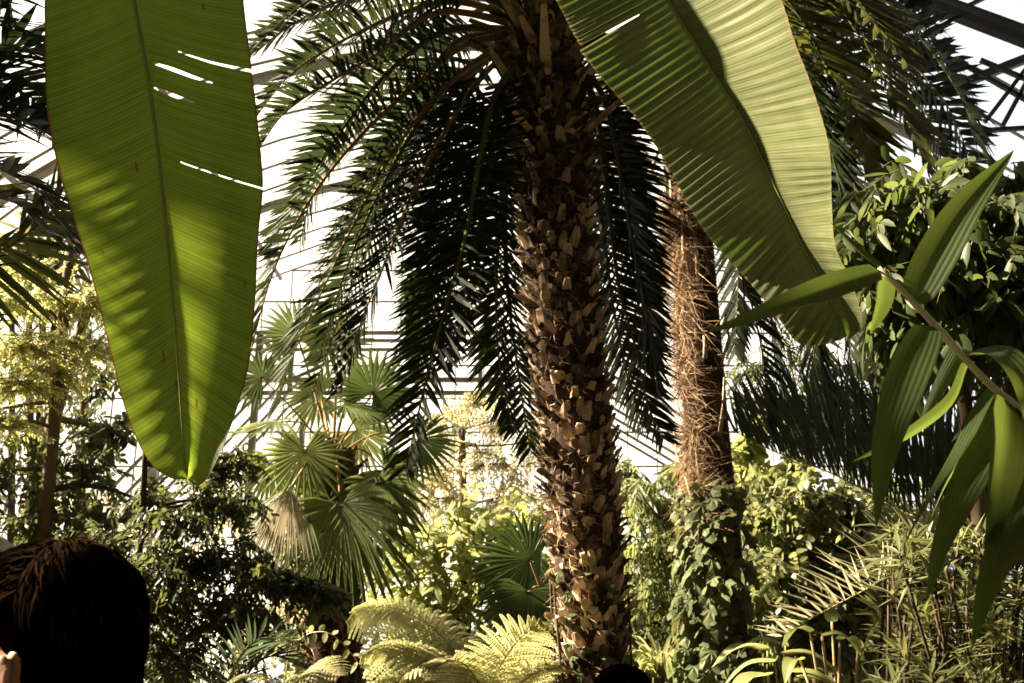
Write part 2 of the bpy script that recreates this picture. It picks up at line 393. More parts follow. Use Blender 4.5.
def fan(parent, hub, tip_dir, nor, R, mat, seg=26, spread=290, droop=.18, cup=.12, split=.55, pet=None, pmat=None, rpet=.012, name='fan_leaf'):
    hub = np.asarray(hub, float); A = nrm(np.asarray(tip_dir, float)); Nn = np.asarray(nor, float); Nn = nrm(Nn - Nn.dot(A) * A); B = np.cross(Nn, A)
    th = np.radians(np.linspace(-spread / 2, spread / 2, seg)) + RS.normal(0, .012, seg)
    dth = math.radians(spread / seg)
    d = np.cos(th)[:, None] * A + np.sin(th)[:, None] * B + Nn * (cup * (1 - .5 * np.cos(th)))[:, None]
    L = R * (.78 + .22 * np.cos(th * .7)) * rnd(seg, .93, 1.05)
    mb = MB()
    w = 2 * math.tan(dth / 2) * R
    prof = ((0, .03), (.2, .2), (split, split * 1.04), (split + .12, split * .8), (.85, split * .42), (1, .02))
    blades(mb, np.repeat(hub[None], seg, 0), d, np.repeat(Nn[None], seg, 0), L, w, droop * rnd(seg, .8, 1.3), 0, prof, fold=.45)
    o = mb.build(name, mat, parent)
    if pet is not None:
        pm = MB(); pp = np.asarray(pet, float); q = spline(np.vstack([pp, hub[None]]), 14)
        tube(pm, q, np.linspace(rpet * 1.3, rpet * .7, 14), 5, .6)
        pm.build('petiole', pmat, o)
    return o

STUB_V = []
for (y, w, zt, zb) in ((0, .5, .12, -.12), (.35, .46, .17, .0), (.7, .36, .24, .1), (1.0, .25, .34, .24)):
    STUB_V += [(-w, y, zb), (w, y, zb), (w * .55, y, zt), (-w * .55, y, zt)]
STUB_F = []
for r in range(3):
    for c in range(4):
        STUB_F.append([r * 4 + c, r * 4 + (c + 1) % 4, r * 4 + 4 + (c + 1) % 4, r * 4 + 4 + c])
STUB_F.append([12, 13, 14, 15])

def frame_at(P, T, k):
    x = k * (len(P) - 1); i = np.clip(x.astype(int), 0, len(P) - 2); f = (x - i)[:, None]
    return P[i] * (1 - f) + P[i + 1] * f, nrm(T[i] * (1 - f) + T[i + 1] * f)

def scaly_trunk(parent, P, R, stub=.12, rows=50, per=11, lean=.9, k0=0.0, k1=1.0, mat=None, core=None, fibres=700, pname='leaf_base_scales', flen=.14, fmat=None, fw=1.0):
    P = spline(P, 60); R = np.interp(np.linspace(0, 1, 60), np.linspace(0, 1, len(R)), R)
    mb = MB(); tube(mb, P, R, 18); trunk = mb.build('trunk', core, parent)
    T = tangents(P); sx = nrm(np.cross(T, [0.02, 1, 0])); sy = np.cross(sx, T)
    n = rows * per
    row = np.repeat(np.arange(rows), per); c = np.tile(np.arange(per), rows)
    k = np.clip(k0 + (k1 - k0) * (row + .5 * (c % 2) + RS.normal(0, .13, n)) / rows, 0, 1)
    a = 2 * PI * (c + row * .37) / per + RS.normal(0, .07, n)
    p, t = frame_at(P, T, k); s1, _ = frame_at(sx, sx, k); s2, _ = frame_at(sy, sy, k)
    out = nrm(np.cos(a)[:, None] * s1 + np.sin(a)[:, None] * s2)
    r = np.interp(k, np.linspace(0, 1, 60), R)[:, None]
    Y = nrm(t * rnd(n, .55, 1.1)[:, None] + out * (lean * rnd(n, .2, 1.4))[:, None] + RS.normal(0, .13, (n, 3)))
    X = nrm(np.cross(Y, out)); Z = np.cross(X, Y)
    sc = np.stack([stub * rnd(n, .62, 1.0), stub * rnd(n, .6, 1.45), stub * rnd(n, .6, 1.3)], 1)
    b = MB(); inst(b, STUB_V, STUB_F, p + out * r * .92, X, Y, Z, sc, .05)
    so = b.build(pname, mat, parent, smooth=False)
    if fibres:
        m = fibres
        k = RS.uniform(k0, k1, m); a = RS.uniform(0, 2 * PI, m)
        p, t = frame_at(P, T, k); s1, _ = frame_at(sx, sx, k); s2, _ = frame_at(sy, sy, k)
        out = nrm(np.cos(a)[:, None] * s1 + np.sin(a)[:, None] * s2); tang = np.cross(t, out)
        r = np.interp(k, np.linspace(0, 1, 60), R)[:, None]
        d = nrm(t * RS.normal(0, .6, (m, 1)) + tang * RS.normal(0, .9, (m, 1)) + out * rnd(m, .2, .7)[:, None])
        b = MB(); blades(b, p + out * r * 1.0, d, nrm(out + .3 * rdir(m)), flen * rnd(m, .5, 1.5), rnd(m, .003, .009) * fw, rnd(m, 0, .6), rnd(m, -.6, .2))
        b.build('fibres', fmat, parent)
    return trunk

# --- leafy sprays -----------------------------------------------------------
LEAF = {
 'lance': ((0, .15), (.25, .85), (.5, 1), (.8, .5), (1, 0)),
 'oval': ((0, .15), (.2, .8), (.5, 1), (.8, .7), (1, .05)),
 'needle': ((0, .6), (.5, 1), (1, .1)),
 'heart': ((0, .55), (.12, 1), (.4, .85), (.75, .45), (1, 0)),
}
def spray(mb_leaf, mb_twig, C, r, n_twig, per, leafL, leafW, shape='oval', hang=0.0, bias=(0, 0, 0), flat=1.0, droop=.2, twig_r=.004, spread=1.0, fold=.2):
    """twigs spreading through a clump round C, leaves alternate along them"""
    C = np.asarray(C, float)
    d = rdir(n_twig); d[:, 2] *= flat; d = nrm(d + np.asarray(bias, float))
    s = C + rdir(n_twig) * (r * .45 * RS.uniform(0, 1, (n_twig, 1)) ** .5) * np.array([1, 1, flat])
    Lt = r * rnd(n_twig, .5, 1.05)
    u = np.linspace(.12, 1, per)
    pts = s[:, None] + d[:, None] * (Lt[:, None] * u)[..., None] + np.array([0, 0, -1.0]) * (hang * Lt[:, None] * u ** 2)[..., None]
    tan = nrm(d[:, None] + np.array([0, 0, -1.0]) * (2 * hang * u)[None, :, None])
    side = nrm(np.cross(tan, rdir(n_twig)[:, None]))
    sg = np.where(np.arange(per) % 2 == 0, 1, -1)[None, :, None]
    ld = nrm(tan * .6 + side * sg * .8 * spread + np.array([0, 0, -1.0]) * hang * .8 + RS.normal(0, .22, tan.shape))
    ln_ = nrm(np.cross(side, tan) + RS.normal(0, .45, tan.shape))
    n = n_twig * per
    blades(mb_leaf, pts.reshape(-1, 3), ld.reshape(-1, 3), ln_.reshape(-1, 3), leafL * rnd(n, .7, 1.2), leafW * rnd(n, .75, 1.2), droop * rnd(n, .3, 1.6), 0, LEAF[shape], fold)
    if mb_twig is not None:
        for i in range(n_twig):
            q = np.vstack([s[i], pts[i][[per // 3, 2 * per // 3, -1]]])
            tube(mb_twig, q, [twig_r, twig_r * .8, twig_r * .6, twig_r * .3], 3, cap=False)

def limb(mb, a, b, r0, r1, wob=.06, sag=0.0, n=9, sides=6):
    a = np.asarray(a, float); b = np.asarray(b, float)
    t = np.linspace(0, 1, n)[:, None]; L = np.linalg.norm(b - a)
    p = a * (1 - t) + b * t
    w = rdir(1)[0] * wob * L
    p = p + w * np.sin(PI * t) + np.array([0, 0, 1.0]) * sag * L * np.sin(PI * t)
    tube(mb, p, np.linspace(r0, r1, n), sides); return p

def woody(name, label, cat, base, trunk_top, clumps, leaf, bark, group=None, tr=(.05, .02), twigs=26, per=9, leafL=.07, leafW=.03, shape='oval', hang=0.1,
          flat=1.0, droop=.2, twig_r=.004, trunk_mid=None, fork=.35, bias=(0, 0, 0), limb_r=None, spread=1.0, leafname='foliage'):
    """a shrub or tree: trunk, branches to each clump, foliage"""
    base = np.asarray(base, float); base = np.array([base[0], base[1], 0.0])
    t = thing(name, label, cat, base, group)
    top = np.asarray(trunk_top, float)
    pts = [base - [0, 0, .1]] + ([np.asarray(m, float) for m in trunk_mid] if trunk_mid else []) + [top]
    P = spline(np.array(pts), 24) if len(pts) > 2 else spline(np.array([pts[0], (pts[0] + pts[1]) / 2 + [0.04, .03, 0], pts[1]]), 24)
    mb = MB(); tube(mb, P, np.linspace(tr[0], tr[1], 24), 9); mb.build('trunk', bark, t)
    br = MB(); lf = MB()
    for c in clumps:
        C, r = np.asarray(c[0], float), c[1]; k = c[2] if len(c) > 2 else 1.0
        dist = np.linalg.norm(P - C, axis=1) + np.abs(np.linspace(0, 1, 24) - .75) * .3
        below = P[:, 2] < C[2] + .3
        dist = np.where(below, dist, dist + 5)
        j = max(3, int(np.argmin(dist)))
        r0 = limb_r or max(.006, tr[1] * .8)
        limb(br, P[j], C, min(r0, tr[0]), r0 * .35, .08, .05)
        spray(lf, br, C, r, max(3, int(twigs * k)), per, leafL, leafW, shape, hang, bias, flat, droop, twig_r, spread)
    br.build('branches', bark, t)
    lf.build(leafname, leaf, t)
    return t

def fern_frond(parent, P, mat, rmat, n=26, L=.3, n0=ZUP, vee=10, droop=.25, pin=15, pw=.018, pl=.035, name='fern_frond', roll=0, ang=(75, 55)):
    P = spline(P, 60); T, N = transport(P, n0); B = np.cross(T, N)
    if roll:
        a = math.radians(roll); N, B = N * math.cos(a) + B * math.sin(a), B * math.cos(a) - N * math.sin(a)
    mb = MB(); rr = MB(); tube(rr, P, np.linspace(.009, .002, 60), 5)
    for sg in (-1, 1):
        for i in range(n):
            t = .14 + .85 * i / (n - 1); j = min(int(t * 59), 59); u = (t - .14) / .86
            a = math.radians(ang[0] + (ang[1] - ang[0]) * u); v = math.radians(vee)
            d = nrm(T[j] * math.cos(a) + (sg * B[j] * math.cos(v) + N[j] * math.sin(v)) * math.sin(a))
            l = L * (math.sin(PI * min(1, .16 + .82 * u)) ** .8) * RS.uniform(.9, 1.08) + .01
            uu = np.linspace(.03, 1, pin)
            c = P[j] + d * (l * uu)[:, None] + np.array([0, 0, -1.0]) * (droop * l * uu ** 2.2)[:, None]
            td = nrm(np.gradient(c, axis=0)); sd = nrm(np.cross(td, N[j])); nn_ = np.cross(sd, td)
            for s2 in (-1, 1):
                blades(mb, c, nrm(td * .35 + sd * s2 + RS.normal(0, .08, (pin, 3))), nn_ + RS.normal(0, .15, (pin, 3)), pl * (L / .3) * (1.05 - uu * .8) * (.5 + .5 * l / L), np.full(pin, pw * (L / .3)), .25, 0, LEAF['oval'], 0)
            tube(rr, c[[0, pin // 2, -1]], [.003, .002, .001], 3, cap=False)
    o = mb.build(name, mat, parent); rr.build('rachis', rmat, o)
    return o

def long_leaf(parent, P, wid, mat, nor, name='leaf', fold=.3, seg=22, across=7, wave=.0, prof=None, twist=0):
    """a lance-shaped blade along P, wid wide, folded along its midrib"""
    P = spline(P, seg); T, N = transport(P, nor); B = np.cross(T, N)
    u = np.linspace(0, 1, seg)
    if prof is None: w = np.clip(np.sin(PI * np.clip(u * .93 + .07, 0, 1) ** .62) ** .85, 0, 1); w[-1] = .01; w[0] = .12
    else: w = np.interp(u, *zip(*prof))
    x = np.linspace(-1, 1, across)
    tw = np.radians(twist * u)[:, None]
    N, B = N * np.cos(tw) + B * np.sin(tw), B * np.cos(tw) - N * np.sin(tw)
    V = P[:, None] + B[:, None] * (x[None, :, None] * (w * wid / 2)[:, None, None]) + N[:, None] * ((fold * np.abs(x)[None] ** 1.2 * (w * wid / 2)[:, None]) + wave * wid * np.sin(u * 17)[:, None] * np.abs(x)[None] ** 2)[..., None]
    i = np.arange(seg - 1)[:, None] * across; j = np.arange(across - 1)[None]
    F = np.stack([i + j, i + j + 1, i + across + j + 1, i + across + j], -1).reshape(-1, 4)
    uv = np.stack([np.tile(x * .5 + .5, seg), np.repeat(u, across)], 1)
    mb = MB(); mb.add(V.reshape(-1, 3), [F], uv)
    return mb.build(name, mat, parent)

def arc(a, b, rise, n=5, out=None):
    a = np.asarray(a, float); b = np.asarray(b, float); t = np.linspace(0, 1, n)[:, None]
    p = a * (1 - t) + b * t + np.array([0, 0, 1.0]) * rise * np.sin(PI * t) ** .8
    return p
def ground(p): return np.array([p[0], p[1], 0.0])
# ------------------------------------------------------------------ banana leaves
def polyl(pts, n):
    pts = np.asarray(pts, float); s = np.r_[0, np.cumsum(np.linalg.norm(np.diff(pts[:, :2], axis=0), axis=1))]
    # smooth through the points
    P3 = np.c_[pts, np.zeros(len(pts))] if pts.shape[1] == 2 else pts
    return spline(P3, n)

def banana_half(mb, mid, edge, nr, nc, amp, nrip, belly, sgn, nvec, gaps=(), lag=.0, hookpow=1.0, ph=0.0):
    """one half blade between midrib (nr,3) and margin (nr,3); rows are the cross veins; ripples run along them"""
    t = np.linspace(0, 1, nc)
    V = mid[:, None] * (1 - t)[None, :, None] + edge[:, None] * t[None, :, None]
    u = np.linspace(0, 1, nr)
    rip = np.sin(u * nrip * 2 * PI + ph + 1.5 * np.sin(u * 23 + ph)) * (.65 + .35 * np.sin(u * 61 + 1.3 * ph))
    rip = np.sign(rip) * np.abs(rip) ** .8
    big = np.sin(u * 17 + ph * 2) * .6 + np.sin(u * 31 + 2 + ph) * .4
    off = belly * np.sin(PI * t * .9)[None] + amp * rip[:, None] * (np.clip(t * 2.2, 0, 1) * (.75 + .5 * t) * (1 - .6 * t ** 8))[None] + amp * 3.2 * big[:, None] * (t ** 1.6)[None]
    V = V + nvec[:, None] * off[..., None]
    uv = np.stack([np.tile(t * sgn, nr), np.repeat(u, nc)], 1)
    i = np.arange(nr - 1); j = np.arange(nc - 1)
    I, J = np.meshgrid(i, j, indexing='ij')
    keep = np.ones(I.shape, bool)
    # tears follow the veins: the blade parts between two rows
    for (u0, t0, t1, wide, curlv) in gaps:
        r0 = u0 * (nr - 1)
        cut = int(round(r0))
        tt = np.clip((t - t0) / max(1e-3, (t1 - t0)), 0, 1)
        open_ = np.where((t >= t0) & (t <= t1), np.sin(PI * np.clip(tt, 0, 1) ** .8) if t1 < .999 else tt ** .7, 0) * wide
        nrow = 40
        k = np.arange(nr)
        up = np.exp(-np.clip(cut - k, 0, None) / nrow) * (k <= cut); dn = np.exp(-np.clip(k - cut - 1, 0, None) / nrow) * (k > cut)
        dirv = nrm(np.gradient(mid, axis=0))
        V -= dirv[:, None] * (up[:, None] * open_[None] * .5)[..., None]
        V += dirv[:, None] * (dn[:, None] * open_[None] * .5)[..., None]
        V += nvec[:, None] * (dn[:, None] * open_[None] * curlv)[..., None]
        keep &= ~((I == cut) & (t[J] >= t0 - 1e-6) & (t[np.minimum(J + 1, nc - 1)] <= t1 + 1e-6))
    F = np.stack([I * nc + J, I * nc + J + 1, (I + 1) * nc + J + 1, (I + 1) * nc + J], -1)[keep]
    if sgn < 0: F = F[:, ::-1]
    mb.add(V.reshape(-1, 3), [F], uv)

def banana_plant(label, mid_px, left_px, right_px, mat, rmat, stem_base, stem_top, pet_pts, nr=620, amp=.0018, nrip=(46, 46), belly=(-.015, -.015), gapsL=(), gapsR=(), other=(), mr=.011, lag=(.0,.0)):
    root = thing('banana_plant', label, 'banana leaf', (stem_base[0], stem_base[1], 0))
    mid = spline(WL(mid_px), nr); le = spline(WL(left_px), nr); re = spline(WL(right_px), nr)
    uu = np.linspace(0, 1, nr)
    slide = lambda E, g: np.stack([np.interp(uu + g * np.sin(PI * uu), uu, E[:, k]) for k in range(3)], 1)
    le = slide(le, lag[0]); re = slide(re, lag[1])
    T = tangents(mid)
    width = nrm(re - le); nv = nrm(np.cross(width, T))            # towards the viewer's side
    nv = np.where((nv * (CAM - mid)).sum(1, keepdims=True) > 0, nv, -nv)
    def at_row(E, q): return float(np.argmin(np.linalg.norm(E - W(*q), axis=1))) / (nr - 1)
    gapsL = [(at_row(le, g[0]) if isinstance(g[0], tuple) else g[0],) + tuple(g[1:]) for g in gapsL]
    gapsR = [(at_row(mid, g[0]) if isinstance(g[0], tuple) else g[0],) + tuple(g[1:]) for g in gapsR]
    mb = MB()
    banana_half(mb, mid, le, nr, 26, amp[0], nrip[0], belly[0], -1, nv, gapsL, ph=.4)
    banana_half(mb, mid, re, nr, 26, amp[1], nrip[1], belly[1], 1, nv, gapsR, ph=2.1)
    leaf = mb.build('leaf', mat, root)
    q = mid[::10]; rm = MB()
    w = np.linspace(1, 0, len(q)) ** .8
    tube(rm, q + nv[::10] * .003, mr * (.12 + .88 * w), 8)
    rm.build('midrib', rmat, leaf)
    pm = MB(); pp = spline(np.vstack([np.array(pet_pts, float), mid[:1]]), 40)
    tube(pm, pp, np.linspace(.035, mr * 1.05, 40), 10, .8); pm.build('petiole', rmat, root)
    sm = MB(); b = np.array([stem_base[0], stem_base[1], -.05]); tp = np.array(stem_top, float)
    sp_ = spline(np.array([b, (b + tp) / 2 + [.03, 0, 0], tp]), 30)
    tube(sm, sp_, np.linspace(.16, .07, 30), 14); sm.build('pseudostem', M['midrib'], root)
    for (tipv, wid, rise) in other:                              # further leaves of the plant out of view, some added to cast shade
        a = sp_[-3]; c = arc(a, np.array(tipv, float), rise, 7)
        long_leaf(root, c, wid, mat, ZUP, 'leaf', .25, 60, 9, .04, ((0, .04), (.12, .06), (.25, .75), (.5, 1), (.8, .8), (1, .03)))
    return root

# the leaf that hangs straight down at the left
d1, d0 = 2.5, 2.42
midL = [(88, -470, d0), (103, -260, d0), (120, -100, d1), (134, 0, d1), (150, 90, d1), (165, 210, d1), (176, 330, d1), (183, 430, d1), (187, 474, d1)]
edL = [(76, -460, d0), (40, -330, d0 - .03), (38, -180, d1 + .035), (43, -60, d1 + .04), (44, 40, d1 + .04), (46, 110, d1 + .04), (60, 178, d1 + .04), (77, 230, d1 + .04), (92, 280, d1 + .035), (108, 345, d1 + .03), (122, 402, d1 + .02),
       (137, 442, d1 + .015), (152, 466, d1 + .01), (170, 478, d1), (184, 479, d1)]
edR = [(100, -462, d0), (190, -340, d0), (224, -200, d1 - .035), (236, -80, d1 - .035), (243, 0, d1 - .035), (249, 50, d1 - .035), (255, 100, d1 - .035), (261, 160, d1 - .035), (262, 190, d1 - .035), (257, 240, d1 - .035), (254, 300, d1 - .035), (249, 352, d1 - .035), (240, 395, d1 - .035),
       (228, 432, d1 - .035), (216, 460, d1 - .035), (205, 480, d1 - .02), (195, 485, d1 - .01), (187, 479, d1)]
L1 = banana_plant('broad green banana leaf hanging straight down, translucent, with torn slits', midL, edL, edR, M['ban1'], M['midrib'], (-2.9, 2.5), (-2.75, 2.5, 3.6),
    [(-2.75, 2.5, 3.5), (-2.5, 2.48, 4.3), (-1.9, 2.45, 4.78), (-1.35, 2.43, 4.72)], amp=(.0007, .0007), nrip=(58, 62), belly=(-.012, -.02),
    gapsR=(((143, 39, d1), .3, 1.0, .010, .6), ((147, 60, d1), .06, .6, .012, .2), ((152, 85, d1), .04, .42, .010, .2), ((160, 151, d1), .2, 1.0, .0010, .1)), lag=(.0, .03),
    other=(((-2.3, 2.98, 5.05), .6, .03), ((-1.55, .85, 2.55), .7, .5), ((-3.6, 1.0, 4.2), .5, .9), ((-4.1, 4.4, 3.9), .5, 1.0), ((-3.0, .4, 4.4), .5, .8)), mr=.013)  # first leaf added to shade the hanging blade, second the near head

# the leaf that slants down to the right, folded along its midrib
d2 = 1.95
mR = [(470, -330, d2 - .1), (560, -180, d2 - .05), (620, -75, d2), (668, 0, d2), (714, 73, d2), (748, 128, d2), (775, 185, d2), (800, 240, d2), (822, 283, d2), (847, 336, d2)]
eRl = [(462, -324, d2 - .1), (430, -235, d2 - .06), (475, -130, d2 + .04), (525, -50, d2 + .03), (556, 0, d2 + .05), (574, 36, d2 + .05), (596, 68, d2 + .05), (640, 125, d2 + .05), (680, 185, d2 + .05), (715, 240, d2 + .03), (745, 278, d2 + .04),
       (778, 319, d2), (798, 343, d2), (822, 345, d2), (842, 339, d2)]
eRr = [(478, -336, d2 - .1), (570, -330, d2 - .31), (680, -200, d2 - .31), (745, -90, d2 - .31), (780, 0, d2 - .31), (792, 40, d2 - .31), (808, 82, d2 - .31), (820, 120, d2 - .31), (827, 155, d2 - .31), (829, 200, d2 - .19), (833, 243, d2 - .15), (846, 272, d2 - .11), (858, 302, d2 - .07), (861, 326, d2 - .03), (852, 337, d2)]
R1 = banana_plant('large banana leaf slanting down to the right, folded along its midrib, pale right half', mR, eRl, eRr, M['ban2'], M['midrib2'], (-.55, -1.3), (-.5, -1.1, 3.7),
    [(-.5, -1.1, 3.6), (-.45, -.4, 4.15), (-.35, .6, 4.3), (-.24, 1.35, 3.98)], amp=(.0036, .0011), nrip=(88, 80), belly=(.004, -.02),
    gapsL=(((577, 37, d2), .3, 1.0, .012, 1.2),),
    other=(((.4, -2.8, 4.0), .5, .9), ((-2.0, -2.2, 4.1), .5, 1.0), ((1.2, -.9, 4.5), .5, .8)), mr=.007, lag=(.0, .03))
# ------------------------------------------------------------------ the date palm in the middle
cb = W(594, 683, 5.0); cbase = np.array([cb[0] + .03, 5.02, 0])
date = thing('date_palm', 'tall date palm with rough scaly brown trunk and long dark arching feather fronds', 'palm tree', cbase)
tp = WL([(594, 690, 5.0), (592, 640, 5.0), (588, 560, 5.0), (583, 490, 5.0), (576, 430, 5.0), (566, 350, 5.0), (558, 250, 5.0), (553, 170, 5.0), (546, 90, 5.0), (540, 20, 5.0), (536, -30, 5.0)])
tp = np.vstack([cbase - [0, 0, .1], cbase + [.0, 0, .8], tp])
scaly_trunk(date, tp, [.20, .17, .165, .16, .17, .175, .18, .2, .22, .12], stub=.078, rows=100, per=13, lean=.42, k0=.2, k1=.93, mat=M['stub'], core=M['trunk'], fibres=4200, fmat=M['fibre'], flen=.075, fw=.5)
# old leaf bases at the crown
dc = W(535, 30, 5.0)
b = MB(); n = 150
k = rnd(n, .78, .99); a = rnd(n, 0, 2 * PI); TP = spline(tp, 60); p, t = frame_at(TP, tangents(TP), k)
out = np.stack([np.cos(a), np.sin(a), 0 * a], 1); Y = nrm(out * rnd(n, .6, 1.0)[:, None] + np.array([0, 0, 1.0]) * rnd(n, -.25, .9)[:, None]); X = nrm(np.cross(Y, [0, 0, 1.0])); Z = np.cross(X, Y)
inst(b, STUB_V, STUB_F, p + out * .13, X, Y, Z, np.stack([rnd(n, .05, .08), rnd(n, .16, .42), rnd(n, .06, .1)], 1))
b.build('petiole_bases', M['stub'], date, smooth=False)
FR = [  # px, py, depth along each frond of the date palm
 [(520, 20, 5.0), (460, 2, 4.9), (405, 12, 4.75), (340, 42, 4.6), (290, 75, 4.5), (255, 118, 4.45)],
 [(520, 30, 5.0), (440, 12, 4.85), (380, 52, 4.6), (330, 82, 4.4), (285, 112, 4.3), (258, 150, 4.25)],
 [(515, 15, 5.1), (440, -20, 5.2), (370, -10, 5.2), (300, 20, 5.2), (250, 55, 5.2)],
 [(520, 45, 5.0), (467, 44, 4.9), (416, 84, 4.75), (361, 135, 4.6), (313, 195, 4.45), (277, 262, 4.35), (256, 330, 4.3), (243, 390, 4.3)],
 [(520, 55, 5.0), (478, 60, 4.9), (428, 105, 4.75), (385, 165, 4.65), (350, 232, 4.6), (318, 300, 4.55), (292, 358, 4.5), (278, 405, 4.5)],
 [(522, 60, 5.0), (482, 62, 5.3), (440, 110, 5.55), (400, 180, 5.7), (361, 263, 5.75), (335, 330, 5.75), (312, 395, 5.75)],
 [(525, 62, 5.0), (488, 70, 4.8), (446, 130, 4.6), (412, 195, 4.5), (388, 255, 4.4), (362, 320, 4.4), (342, 385, 4.4)],
 [(525, 75, 4.95), (498, 90, 4.7), (482, 150, 4.5), (466, 235, 4.4), (445, 310, 4.3), (425, 385, 4.25), (406, 468, 4.2)],
 [(528, 75, 5.0), (502, 100, 4.75), (490, 170, 4.5), (476, 241, 4.4), (460, 310, 4.35), (446, 365, 4.3)],
 [(535, 80, 5.2), (515, 120, 5.4), (505, 200, 5.5), (508, 290, 5.55), (518, 370, 5.6), (530, 450, 5.6)],
 [(530, 80, 5.1), (508, 130, 5.2), (500, 220, 5.3), (496, 300, 5.35), (500, 370, 5.4), (512, 425, 5.4)],
 [(560, 70, 5.0), (590, 90, 5.2), (606, 180, 5.4), (618, 280, 5.5), (636, 350, 5.55), (648, 405, 5.6), (664, 438, 5.6)],
 [(560, 60, 5.0), (605, 70, 5.1), (626, 160, 5.2), (637, 240, 5.3), (643, 310, 5.35), (646, 370, 5.4)],
 [(555, 75, 5.1), (582, 120, 5.4), (600, 210, 5.6), (612, 300, 5.7), (628, 380, 5.8), (642, 425, 5.8)],
 [(560, 45, 5.0), (615, 40, 5.0), (670, 95, 5.0), (715, 190, 5.0), (742, 270, 5.0), (762, 350, 5.0), (768, 420, 5.0)],
 [(550, 60, 5.2), (580, 90, 5.7), (610, 170, 6.1), (640, 250, 6.3), (655, 330, 6.4)],
 [(545, 10, 5.0), (600, -30, 4.6), (680, -20, 4.2), (760, 30, 3.9), (820, 110, 3.8)],
 [(540, 5, 5.0), (560, -70, 4.5), (590, -110, 3.9), (620, -100, 3.4)],
 [(530, 5, 5.0), (500, -80, 4.6), (450, -130, 4.1), (380, -120, 3.7), (300, -70, 3.5)],
 [(540, 5, 5.2), (560, -60, 5.9), (600, -80, 6.5), (650, -30, 7.0), (690, 60, 7.2)],
 [(525, 10, 5.2), (470, -60, 5.9), (410, -60, 6.5), (340, 10, 7.0), (300, 90, 7.1)],
 [(520, 40, 5.1), (460, 40, 5.35), (420, 90, 5.5), (388, 160, 5.5), (365, 230, 5.5)],
 [(526, 50, 5.1), (476, 70, 5.4), (452, 130, 5.5), (436, 200, 5.55), (428, 280, 5.6), (420, 340, 5.6)],
 [(512, 35, 5.3), (450, 30, 5.6), (400, 60, 5.8), (350, 115, 5.9), (318, 175, 6.0), (300, 240, 6.0)],
 [(520, 70, 5.1), (490, 110, 5.3), (462, 170, 5.4), (444, 240, 5.5), (430, 310, 5.5), (418, 370, 5.5)],
 [(515, 50, 5.2), (458, 75, 5.3), (414, 130, 5.3), (376, 200, 5.3), (346, 270, 5.3), (322, 345, 5.3)],
 [(520, 20, 5.0), (450, -25, 4.6), (380, -30, 4.4), (310, 0, 4.2), (262, 40, 4.1)],
 [(510, 40, 5.0), (450, 30, 5.0), (390, 70, 4.95), (342, 130, 4.9), (300, 195, 4.9), (268, 250, 4.9)],
 [(525, 8, 5.1), (470, -60, 5.15), (400, -100, 5.25), (320, -100, 5.35), (230, -60, 5.45)],  # start of a run of unseen overhead fronds, added to shade the crown
 [(525, 5, 5.2), (480, -110, 5.4), (420, -170, 5.5), (340, -190, 5.6), (250, -160, 5.7)],
 [(525, 15, 5.0), (460, -30, 5.05), (380, -55, 5.1), (300, -50, 5.2), (220, -10, 5.3)],
 [(530, 10, 5.0), (490, -80, 4.9), (420, -120, 4.9), (340, -130, 4.9), (260, -90, 4.9)],  # end of the fronds added for crown shade
 [(548, 80, 5.4), (560, 150, 5.9), (575, 250, 6.2), (590, 340, 6.3)],
 [(560, 60, 5.0), (600, 90, 5.0), (622, 180, 5.05), (636, 260, 5.1), (650, 330, 5.1), (658, 390, 5.15)],
]
for i, f in enumerate(FR):
    P = WL(f); P[0] = P[0] * .5 + (dc + [0, 0, .05]) * .5
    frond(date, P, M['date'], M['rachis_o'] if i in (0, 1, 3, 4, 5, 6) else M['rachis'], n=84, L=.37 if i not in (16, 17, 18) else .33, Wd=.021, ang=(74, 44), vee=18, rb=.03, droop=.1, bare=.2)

# ------------------------------------------------------------------ the thin palm with a fibrous trunk
b0 = W(722, 683, 6.0)
fp = thing('fibre_trunk_palm', 'slender palm with shaggy fibrous trunk behind the slanting banana leaf', 'palm tree', (b0[0] + .02, 6.0, 0))
tp2 = WL([(724, 683, 6.0), (722, 600, 6.0), (716, 520, 6.0), (708, 440, 6.0), (702, 360, 6.0), (695, 280, 6.0), (688, 200, 6.0), (678, 110, 6.0), (668, 20, 6.0), (660, -50, 6.0)])
tp2 = np.vstack([[b0[0] + .02, 6.0, -.1], [b0[0] + .02, 6.0, .8], tp2])
P2 = spline(tp2, 80); T2 = tangents(P2); R2 = np.interp(np.linspace(0, 1, 80), [0, .5, 1], [.15, .13, .15])
mb = MB(); tube(mb, P2, R2, 16); mb.build('trunk', M['trunk'], fp)
n = 17000
cc = np.sort(RS.uniform(.2, .98, 26)); ca = RS.normal(PI * 1.08, .5, 26); ch = RS.uniform(.0, .085, 26) * (RS.uniform(0, 1, 26) > .3); ci = RS.randint(0, 26, n)
k = np.clip(cc[ci] + RS.normal(0, .013, n), .12, .99); clump = ch[ci]
a = np.where(RS.uniform(0, 1, n) < .85, ca[ci] + RS.normal(0, .42, n), RS.uniform(0, 2 * PI, n)); p, t = frame_at(P2, T2, k); out = np.stack([np.cos(a), np.sin(a), 0 * a], 1); tg = np.cross(t, out)
sw = np.sin(k * 60 + 3 * np.cos(a))[:, None]
d = nrm(t * (RS.normal(-.15, .7, (n, 1))) + tg * RS.normal(0, .6, (n, 1)) + tg * sw * .6 + out * rnd(n, .15, .75)[:, None])
b = MB(); blades(b, p + out * (.118 + (clump * RS.uniform(0, 1, n))[:, None]), d, nrm(out + .5 * rdir(n)), rnd(n, .04, .18), rnd(n, .002, .0055), rnd(n, 0, .9), rnd(n, -2.2, .8), ((0, 1), (.3, .9), (.7, .6), (1, .1)))
